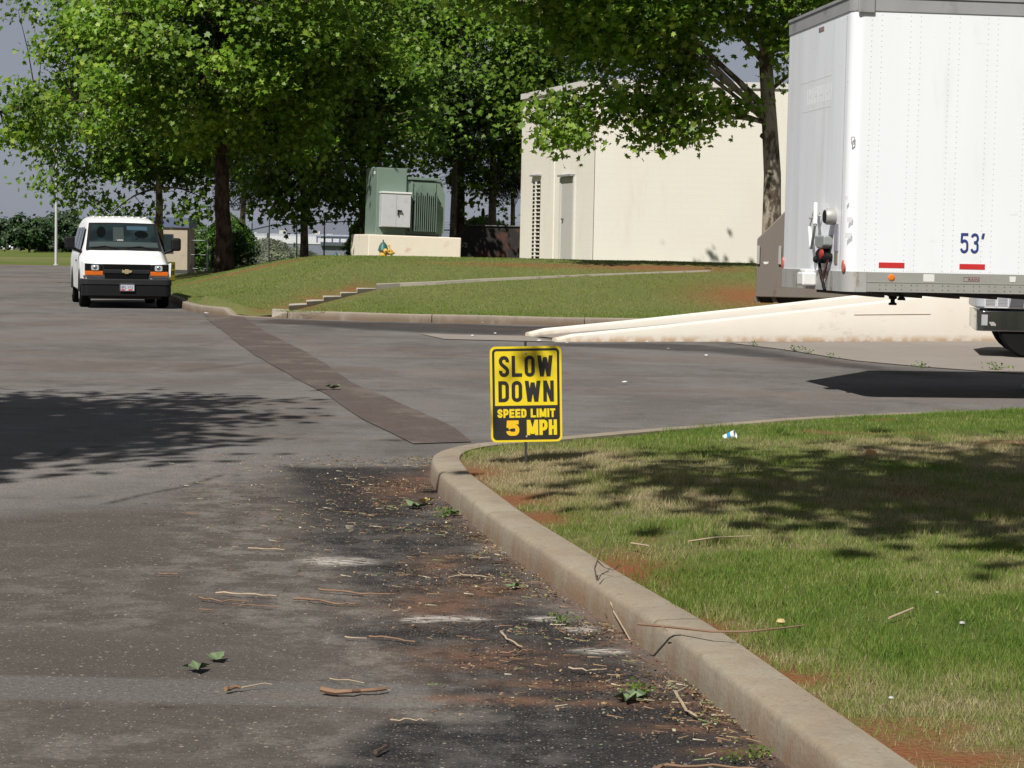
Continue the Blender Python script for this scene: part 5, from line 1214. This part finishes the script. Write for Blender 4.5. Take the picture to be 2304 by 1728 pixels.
# shade trees beside and behind the camera: only their shadows reach the picture
SH_A = (-10.3, 3.0); SH_B = (2.2, -1.6)
tree('sycamore_tree', 'sycamore out of view on the left whose shadow falls across the lot', GS, (-11.4, 7.0, 0), 11, .3, (-8.6, 9.3, 7.2), (3.6, 4.2, 1.9), 340, 60, .2, m_leafA, m_barkm, 17, limbs=12, csig=(.45, .3), lobes=.5)
tree('sycamore_tree', 'sycamore out of view behind the camera whose shadow falls across the near lawn', GS, (4.2, 2.6, .15), 11, .3, (1.1, 5.8, 7.4), (3.6, 2.8, 1.3), 90, 55, .2, m_leafA, m_barkm, 18, limbs=12, csig=(.45, .3), lobes=.5)
# pines
GP = 'pines behind the fence'
def pine(label, u, D, h, tr_r, zc, rz_, rx, seed, ncl=60):
    x = (u-CX)/F*D; z = float(HB(x, D)) if D < 95 else .2
    tree('pine_tree', label, GP, (x, D, z), h, tr_r, (x, D, zc), (rx, rx, rz_), ncl, 170, .24, m_pine, m_pineb, seed, tmpl=NEED*np.array([1.0, 1.0]), csig=(.34, .16), limbs=10, inner=.2, lobes=.4)
pine('pine with a straight grey trunk standing behind the fence right of the conical evergreen', 680, 88, 11, .19, 5.6, 2.6, 2.3, 31, 80)
pine('pine trunk rising just right of the green radiator', 1012, 84, 12, .15, 7.5, 3.2, 2.2, 32)
pine('pine trunk nearer to the cream building behind the dark container', 1104, 86, 12, .2, 6.8, 3.6, 2.4, 33, 80)
pine('thin pine trunk right against the left edge of the cream building', 1150, 88, 11, .12, 6.5, 3.2, 1.8, 34)
pine('pine behind the conical evergreen with one drooping branch to its right', 545, 100, 10, .18, 5.6, 2.6, 2.8, 35, 90)
# evergreens and bushes
def bush(name, label, cat, x, D, z, rx, hz_, n, ls, mat, seed, cone=0.0, tmpl=LEAF4, group=None, ry=None):
    rng = np.random.RandomState(seed); th = thing(name, label, cat, (x, D, z), group=group)
    t = rng.rand(n)**.8; a = rng.rand(n)*6.283; prof = np.sin(np.clip(t*1.06+.08, 0, 1)*math.pi)**.55*(1-cone*t)
    lump = 1+.45*(vn(a*2, t*5, 1, seed)-.5)*2; r = prof*rx*lump*(.72+.32*rng.rand(n)**.6)
    cen = np.stack([x+r*np.cos(a), D+r*np.sin(a)*(ry or 1), z+t*hz_+rng.randn(n)*.05], 1)
    nr = np.stack([np.cos(a), np.sin(a), .5+0*a], 1)+rng.randn(n, 3)*.5
    MB().tube([(0, 0, -.2), (0, 0, hz_*.5)], [.09*hz_/3, .03], 8).build('trunk', m_barkdk, th)
    br = MB()
    for k in range(12):
        aa = rng.rand()*6.28; zz2 = rng.rand()*hz_*.6; br.tube([(0, 0, zz2), (math.cos(aa)*rx*.6, math.sin(aa)*rx*.6, zz2+hz_*.2)], [.03, .01], 5)
    br.build('branches', m_barkdk, th)
    leaves('crown', cen, nr, ls, tmpl, mat, th, rng, (x, D, z)); return th
a = AT(512, 590, 93); bush('evergreen_shrub', 'conical bright green evergreen behind the thick tree trunk', 'evergreen', a.x, 93, .15, 1.30, 3.1, 9000, .13, m_arb, 41, .35)
a = AT(445, 590, 104); bush('evergreen_shrub', 'rounder evergreen right behind the guard hut', 'evergreen', a.x, 104, .1, 1.2, 2.7, 6000, .15, m_arb, 42, .2)
a = AT(620, 590, 150); bush('bush', 'pale olive bush in front of the far warehouse', 'bush', a.x-.6, 150, -.3, 1.7, 2.5, 6000, .15, m_pale, 43)
a = AT(668, 590, 152); bush('bush', 'lower pale olive bush right of the taller one', 'bush', a.x-.2, 152, -.3, 1.5, 1.8, 4000, .15, m_pale, 44)
a = AT(815, 570, 92); bush('evergreen_shrub', 'dark leafy shrub tight behind the left end of the plinth', 'shrub', a.x, 92, .6, .8, 2.5, 3500, .15, m_leafD, 45)
a = AT(1085, 500, 96); bush('bush', 'bright green bush behind the dark container', 'bush', a.x, 98, .7, 1.8, 2.6, 6000, .16, m_leafB, 46)
m_arb2 = leaf_mat('distant_dark_leaves', [(.018, .042, .012), (.028, .062, .016), (.045, .085, .024)], .2)
GD = 'distant trees beyond the meadow'
rngd = np.random.RandomState(9)
dist = [(-25, 512, 590, 7.6), (8, 502, 570, 7.0), (36, 494, 580, 7.0), (66, 496, 272, 4.2), (98, 490, 305, 3.4), (112, 487, 300, 3.6), (138, 492, 298, 3.6), (160, 489, 292, 3.4), (186, 494, 290, 4.0), (-60, 505, 300, 5)]
desc = ['broad distant tree cut by the left frame edge', 'low distant tree third from the frame edge', 'distant tree behind the two white cars', 'nearest round dark green tree of the far row', 'tall greyish distant tree just left of the lamp pole',
        'distant rounded tree behind the lamp pole', 'distant tree just right of the lamp pole', 'distant bright green tree against the van side', 'distant tree hidden behind the van', 'distant tree outside the left frame edge']
for i, ((u, v, D, rx), ds) in enumerate(zip(dist, desc)):
    a = AT(u, v, D); zb = -.04-.0028*(D-118)
    zb = max(zb, -1.6); hh = a.z-zb; tree('distant_tree', ds, GD, (a.x, D, zb), hh*.9, .16, (a.x, D, zb+hh*.54), (rx*.85, rx*.8, hh*.50), 60, 62, .55*D/300, m_arb2 if i in (3, 7) else m_farleaf, m_pineb if i != 4 else m_barkp, 60+i, tmpl=LEAF4, csig=(.55*D/300, .4*D/300), limbs=9, inner=.3, lobes=.5, twig=.05)
for i, (x, D) in enumerate([(-47, 330), (-8, 420), (20, 380), (60, 330), (100, 340), (-90, 290), (-110, 285)]):
    bush('distant_tree', ['round far tree left of the warehouse', 'far tree hidden behind the bank', 'far tree behind the cream building', 'far tree to the right of the building', 'outermost far tree on the right', 'far tree left of the frame', 'outermost far tree on the left'][i], 'tree', x, D, -.9, 5, 7, 3000, .6, m_farleaf, 80+i, .1, group=GD)

# ---------------- litter, sticks and leaves ----------------
m_stick = M('stick_brown', (.21, .125, .075), .8, var=.3, scale=20); m_stickp = M('stick_pale', (.40, .31, .21), .8, var=.2, scale=20); m_stickd = M('stick_dark', (.085, .055, .04), .85, var=.3, scale=20)
GSt = 'fallen sticks on the asphalt'
def stick(pts, r, mat, label, z=.012, group=GSt, fork=None):
    P = [G(u, v, z+.004) for u, v in pts]; Q = []
    for i in range(len(P)-1):
        for k in range(4): q = P[i].lerp(P[i+1], k/4); q.z += random.uniform(-.002, .004); q.y += random.uniform(-.012, .012); Q.append(q)
    Q.append(P[-1]); th = thing('stick', label, 'stick', tuple(P[0]), group=group)
    r *= .62; MB().tube(Q, [r*(1.15-.5*i/len(Q))*random.uniform(.85, 1.15) for i in range(len(Q))], 6).build('stem', mat, th, world=True, smooth=True)
    if fork:
        F_ = [G(u, v, z+.01) for u, v in fork]; MB().tube(F_, [r*.7, r*.4, r*.3][:len(F_)] if len(F_) <= 3 else r*.5, 5).build('side_twig', mat, th, world=True, smooth=True)
    return th
for a in [([(722, 1554), (790, 1556), (868, 1549)], .014, m_stick, 'thickest orange brown stick lying near the bottom centre of the lot'),
          ([(508, 1551), (541, 1547)], .012, m_stick, 'short stubby orange stick left of the thickest stick'), ([(545, 1545), (612, 1540)], .004, m_stickp, 'thin stick trailing from the short stubby one'),
          ([(485, 1334), (560, 1338), (622, 1341)], .006, m_stickp, 'long pale straight stick in the upper group left of the kerb'), ([(447, 1346), (500, 1352), (562, 1353)], .0055, m_stick, 'brown stick just below the long pale one'),
          ([(716, 1327), (790, 1333), (845, 1337), (888, 1337)], .007, m_stick, 'long orange brown stick, highest of the pair left of the scuffed paint'), ([(660, 1347), (720, 1352), (770, 1359), (810, 1358)], .007, m_stick, 'wavy brown stick below the highest of the pair'),
          ([(355, 1290), (400, 1291)], .006, m_stick, 'short stick lying alone on the left of the lot'), ([(558, 1232), (640, 1237)], .005, m_stickp, 'thin pale stick near the shadow edge'), ([(600, 1231), (645, 1231)], .003, m_stick, 'fine straight twig above the thin pale stick'),
          ([(408, 1154), (450, 1156)], .005, m_stick, 'short twig farthest from the camera on the dark asphalt'), ([(448, 1371), (480, 1371)], .005, m_stick, 'tiny brown stick below the brown stick'), ([(522, 1360), (560, 1362), (630, 1366)], .004, m_stick, 'faint thin stick between the two stick groups'),
          ([(776, 1433), (825, 1436)], .004, m_stickp, 'pale thin stick above the leafless patch at centre'), ([(830, 1431), (885, 1434), (935, 1444)], .006, m_stick, 'curved brown stick right of the pale thin stick'),
          ([(742, 1527), (820, 1537)], .003, m_stickp, 'fine pale twig right above the thickest stick'), ([(1010, 1301), (1040, 1293), (1095, 1298)], .006, m_stickp, 'forked pale twig beside the kerb in the upper litter', [(1040, 1293), (1030, 1287)]),
          ([(1127, 1420), (1140, 1438), (1175, 1455)], .007, m_stickp, 'bent grey twig near the kerb', [(1127, 1420), (1135, 1417)]), ([(1125, 1469), (1160, 1468), (1195, 1462)], .006, m_stick, 'short orange stick below the bent grey twig'),
          ([(970, 1413), (1010, 1411)], .004, m_stickd, 'small dark twig under the white scuff'), ([(1060, 1412), (1090, 1400)], .005, m_stickd, 'small slanted dark stick right of the white scuff'), ([(878, 1620), (920, 1618), (955, 1622)], .004, m_stickp, 'thin pale stick in the foreground below the thickest one'),
          ([(1520, 1558), (1545, 1600), (1568, 1612)], .008, m_stickp, 'curled tan twig against the kerb bottom', [(1520, 1558), (1545, 1545)]), ([(845, 1690), (870, 1678)], .009, m_stickd, 'short dark chip of bark at the bottom centre'),
          ([(1470, 1728), (1500, 1722), (1640, 1726), (1740, 1735)], .008, m_stick, 'long stick cut by the bottom frame edge near the kerb'), ([(1280, 1503), (1320, 1508), (1365, 1505)], .005, m_stickp, 'pale thin twig right of the dirt band')]:
    stick(a[0], a[1], a[2], a[3], fork=a[4] if len(a) > 4 else None)
# twigs over the kerb
def twig3(pts, r, mat, label, forks=()):
    th = thing('twig', label, 'twig', tuple(pts[0]), group='twigs lying over the kerb')
    MB().tube(pts, [r*(1.2-.6*i/len(pts)) for i in range(len(pts))], 6).build('stem', mat, th, world=True, smooth=True)
    for f in forks: MB().tube(f, [r*.7]+[r*.4]*(len(f)-1), 5).build('side_twig', mat, th, world=True, smooth=True)
twig3([G(1436, 1404, .135), G(1520, 1412, .155), G(1600, 1421, .17), G(1680, 1421, .18), G(1760, 1413, .19), G(1810, 1407, .19)], .0042, m_stick, 'long brown stick lying across the kerb joint onto the lawn', [[G(1725, 1418, .185), G(1728, 1405, .20)], [G(1490, 1410, .15), G(1502, 1420, .14)]])
twig3([G(1366, 1390, .02), G(1352, 1340, .08), G(1342, 1300, .13), G(1338, 1278, .16), G(1344, 1262, .19)], .004, m_stickd, 'dark forked twig leaning up against the kerb side', [[G(1344, 1262, .19), G(1360, 1277, .16), G(1380, 1283, .16), G(1398, 1272, .17)], [G(1346, 1305, .14), G(1354, 1290, .15), G(1370, 1286, .15)], [G(1344, 1262, .19), G(1352, 1240, .22), G(1368, 1200, .26)]])
twig3([G(1374, 1352, .09), G(1378, 1372, .07), G(1395, 1400, .05), G(1418, 1440, .02)], .0035, m_stickp, 'pale crooked twig at the foot of the kerb', [[G(1378, 1372, .07), G(1373, 1360, .10)]])
twig3([G(1420, 1222, .16), G(1460, 1228, .17)], .004, m_stickp, 'thin straw coloured twig on the grass near the kerb bend')
twig3([G(1550, 1218, .17), G(1610, 1209, .18), G(1690, 1206, .18)], .004, m_stickp, 'thin pale twig lying in the grass in the middle of the lawn')
twig3([G(2000, 1391, .17), G(2055, 1368, .19)], .004, m_stickp, 'short tan twig in the grass on the right')
# fallen leaves
m_lg = M('fallen_leaf_green', (.13, .18, .085), .6, var=.2, scale=30); m_ly = M('fallen_leaf_yellow', (.48, .38, .16), .7, var=.2, scale=30)
def fleaf(u, v, s, mat, label, z=.012, lift=.012):
    c = G(u, v, z); th = thing('fallen_leaf', label, 'leaf', tuple(c), rz=random.uniform(0, 6.28), group='fallen green leaves on the asphalt'); th.location.z += .003
    mb = MB(); vs = [(p[0]*s, p[1]*s, s*random.uniform(.02, .30)) for p in LEAF5]; vs.append((0, 0, 0)); mb.add(vs, [(i, (i+1) % 12, 12) for i in range(12)]); mb.build('blade', mat, th)
    MB().tube([(0, -.42*s, .01), (0, -.75*s, .012)], .0015, 4).build('stalk', mat, th)
for (u, v, s, mt, lb_) in [(445, 1507, .12, m_lg, 'pale green leaf lying alone at the lower left, the nearer of two'), (489, 1484, .10, m_lg, 'smaller green leaf right behind the pale lone leaf'), (938, 1142, .17, m_lg, 'green leaf beside the kerb bend'), (955, 1133, .13, m_ly, 'yellowed leaf behind the green one at the kerb bend'),
                         (1152, 1322, .09, m_lg, 'small grey green leaf in the litter by the kerb'), (1410, 1575, .12, m_lg, 'round green leaf by the kerb at the dirt band'), (1440, 1572, .11, m_lg, 'darker leaf right of the round one at the dirt band'), (1018, 1158, .12, m_lg, 'crumpled leaf in the grass tuft at the kerb foot'), (750, 875, .20, m_lg, 'leafy green sprig fallen on the trench patch')]:
    fleaf(u, v, s*.85, mt, lb_, .016 if v < 900 else .008)
# paper scraps far on the lot and a cup on the lawn
m_pap = M('paper_white', (.70, .70, .72), .7)
GPp = 'small white scraps far out on the lot'
for i, (u, v, lb_) in enumerate([(462, 706, 'white scrap by the kerb near the van'), (1115, 752, 'white scrap left of the ramp wall tip'), (1064, 757, 'white scrap just above the sign'), (1213, 768, 'white scrap at the nearer ramp wall tip'), (1455, 771, 'white scrap in front of the ramp wall'), (1504, 787, 'white scrap below the ramp wall'), (1588, 802, 'white scrap nearest the concrete apron'), (1406, 863, 'white scrap alone right of the sign'), (1085, 728, 'white scrap on the far dark strip'), (1276, 774, 'tiny scrap under the ramp wall tip')]):
    c = G(u, v, .012); s = .035 if i else .07; mb = MB(); vs = [(math.cos(k*1.05)*s*random.uniform(.7, 1.2), math.sin(k*1.05)*s*random.uniform(.7, 1.2), .015*random.random()+.012) for k in range(6)]; mb.add(vs+[(0, 0, .03)], [(k, (k+1) % 6, 6) for k in range(6)]); o = mb.build('paper_scrap', m_pap); o.location = c; props(o, lb_, 'litter', GPp)
cp = G(1642, 985, .15); cup = thing('paper_cup', 'crumpled white and blue paper cup lying on the near lawn', 'cup', (cp.x, cp.y, .16), rot=(R(35), R(62), R(15)))
MB().lathe([(.026, -.045), (.034, .045), (.031, .045), (.023, -.04)], 16).build('cup_body', m_pap, cup, smooth=True)
MB().lathe([(.0300, -.012), (.0330, .018)], 16).build('blue_band', M('cup_blue', (.03, .25, .42), .5), cup, smooth=True)
cp = G(1958, 1031, .14); o = MB().prism([(-.03, -.02), (.02, -.03), (.035, .01), (.0, .03), (-.03, .015)], 0, .02).build('leaf_scrap', M('tan_leaf', (.50, .26, .10), .7)); o.location = (cp.x, cp.y, .17); o.rotation_euler = (R(60), 0, 0); props(o, 'single tan curled leaf on the shaded part of the near lawn', 'leaf')
for (u, v, s, lb_) in [(2108, 1335, .009, 'small white fluff on the right of the near lawn, the upper'), (2165, 1405, .012, 'small white fluff on the right of the near lawn, the lower'), (2005, 1573, .009, 'small pale pebble at the lower right of the lawn'), (1757, 1403, .018, 'round tan dry leaf beside the long stick on the lawn')]:
    c = G(u, v, .16); mb = MB(); mb.lathe([(s*.5, 0), (s, s*.4), (s*.7, s*.9), (s*.1, s)], 8); o = mb.build('scrap', m_ly if 'tan' in lb_ else M('fluff', (.45, .44, .41), .8)); o.location = c; props(o, lb_, 'litter')
# fine debris by the kerb: one uncountable scatter
rng = np.random.RandomState(77); n = 9000
y = 5.2+rng.rand(n)*9; d = np.abs(rng.randn(n))**1.2*.22+.01; x = kerb_x(y)-d*(1+.25*(y-5)); 
keep = rng.rand(n) < .15+.85*sm((fbm(x, y, 2.2, 90)-.40)/.2); x, y = x[keep], y[keep]; n = len(x)
a = rng.rand(n)*6.283; Ln = np.where(rng.rand(n) < .30, .025+.04*rng.rand(n), .004+.009*rng.rand(n)); wd = np.where(Ln > .025, .0016, Ln*.55)
co = np.zeros((n, 4, 3)); ca, sa = np.cos(a), np.sin(a); z = .008+.006*rng.rand(n)
for k, (p, q) in enumerate([(-1, -1), (1, -1), (1, 1), (-1, 1)]):
    co[:, k, 0] = x+ca*Ln/2*p-sa*wd/2*q; co[:, k, 1] = y+sa*Ln/2*p+ca*wd/2*q; co[:, k, 2] = z+.012*rng.rand(n)*(Ln < .025)*.6+.001*k
t = NT('litter'); g = t.n('ShaderNodeNewGeometry'); cr = t.n('ShaderNodeValToRGB'); e = cr.color_ramp.elements
e[0].color = (.08, .045, .03, 1); e[1].color = (.55, .48, .38, 1); e.new(.45).color = (.22, .13, .07, 1); e.new(.75).color = (.32, .23, .13, 1); e.new(.85).color = (.14, .2, .06, 1)
t.l(g.outputs['Random Per Island'], cr.inputs[0]); m_lit = t.fin(cr.outputs[0], .8, 0, .2)
o = np_mesh('litter', co.reshape(-1, 3), np.arange(n*4).reshape(n, 4), m_lit); props(o, 'fine bark, seed and straw litter gathered along the kerb', 'litter', kind='stuff')
# weeds
def weed(P, s, n, label, seed, mat=None):
    rng = np.random.RandomState(seed); c = np.array(P); th = thing('weed', label, 'weed', tuple(c), group='weeds growing at pavement edges')
    cen = c+np.abs(rng.randn(n, 3))*np.array([s, s, s*.7])*np.array([1, 1, 1])*np.where(rng.rand(n, 3) < .5, -1, 1)*np.array([1, 1, 0])+np.stack([0*rng.rand(n), 0*rng.rand(n), rng.rand(n)*s*1.3], 1)
    br = MB()
    for k in range(8): q = cen[k]-c; br.tube([(0, 0, 0), tuple(q)], [s*.05, s*.02], 4)
    br.build('stems', m_blade2, th); leaves('leaves', cen, rng.randn(n, 3)+np.array([0, 0, .6]), s*.45, LEAF4, mat or m_leafB, th, rng, c)
m_blade2 = M('weed_stem', (.12, .16, .05), .7)
for i, (u, v, s, n, lb_) in enumerate([(1788, 790, .07, 40, 'tallest green weed at the edge of the concrete apron'), (1818, 794, .05, 25, 'smaller weed right of the tallest one'), (1694, 777, .06, 25, 'tiny weed at the left end of the apron'), (2070, 826, .06, 30, 'weed in the trailer shadow'), (2240, 832, .08, 40, 'weed near the truck wheel'), (1870, 805, .05, 25, 'low yellowish weed on the apron edge'),
                                       (1440, 1560, .028, 60, 'green weed tuft at the kerb foot beside the dirt band'), (1262, 1400, .03, 60, 'yellow green grass tuft in the kerb litter'), (1000, 1160, .032, 70, 'grass tuft at the kerb foot near the bend'), (1700, 1700, .022, 70, 'weed tuft at the bottom edge by the kerb'), (1650, 1710, .02, 40, 'tiny weed left of the bottom edge tuft')]):
    weed(G(u, v, .012), s, n, lb_, 200+i)
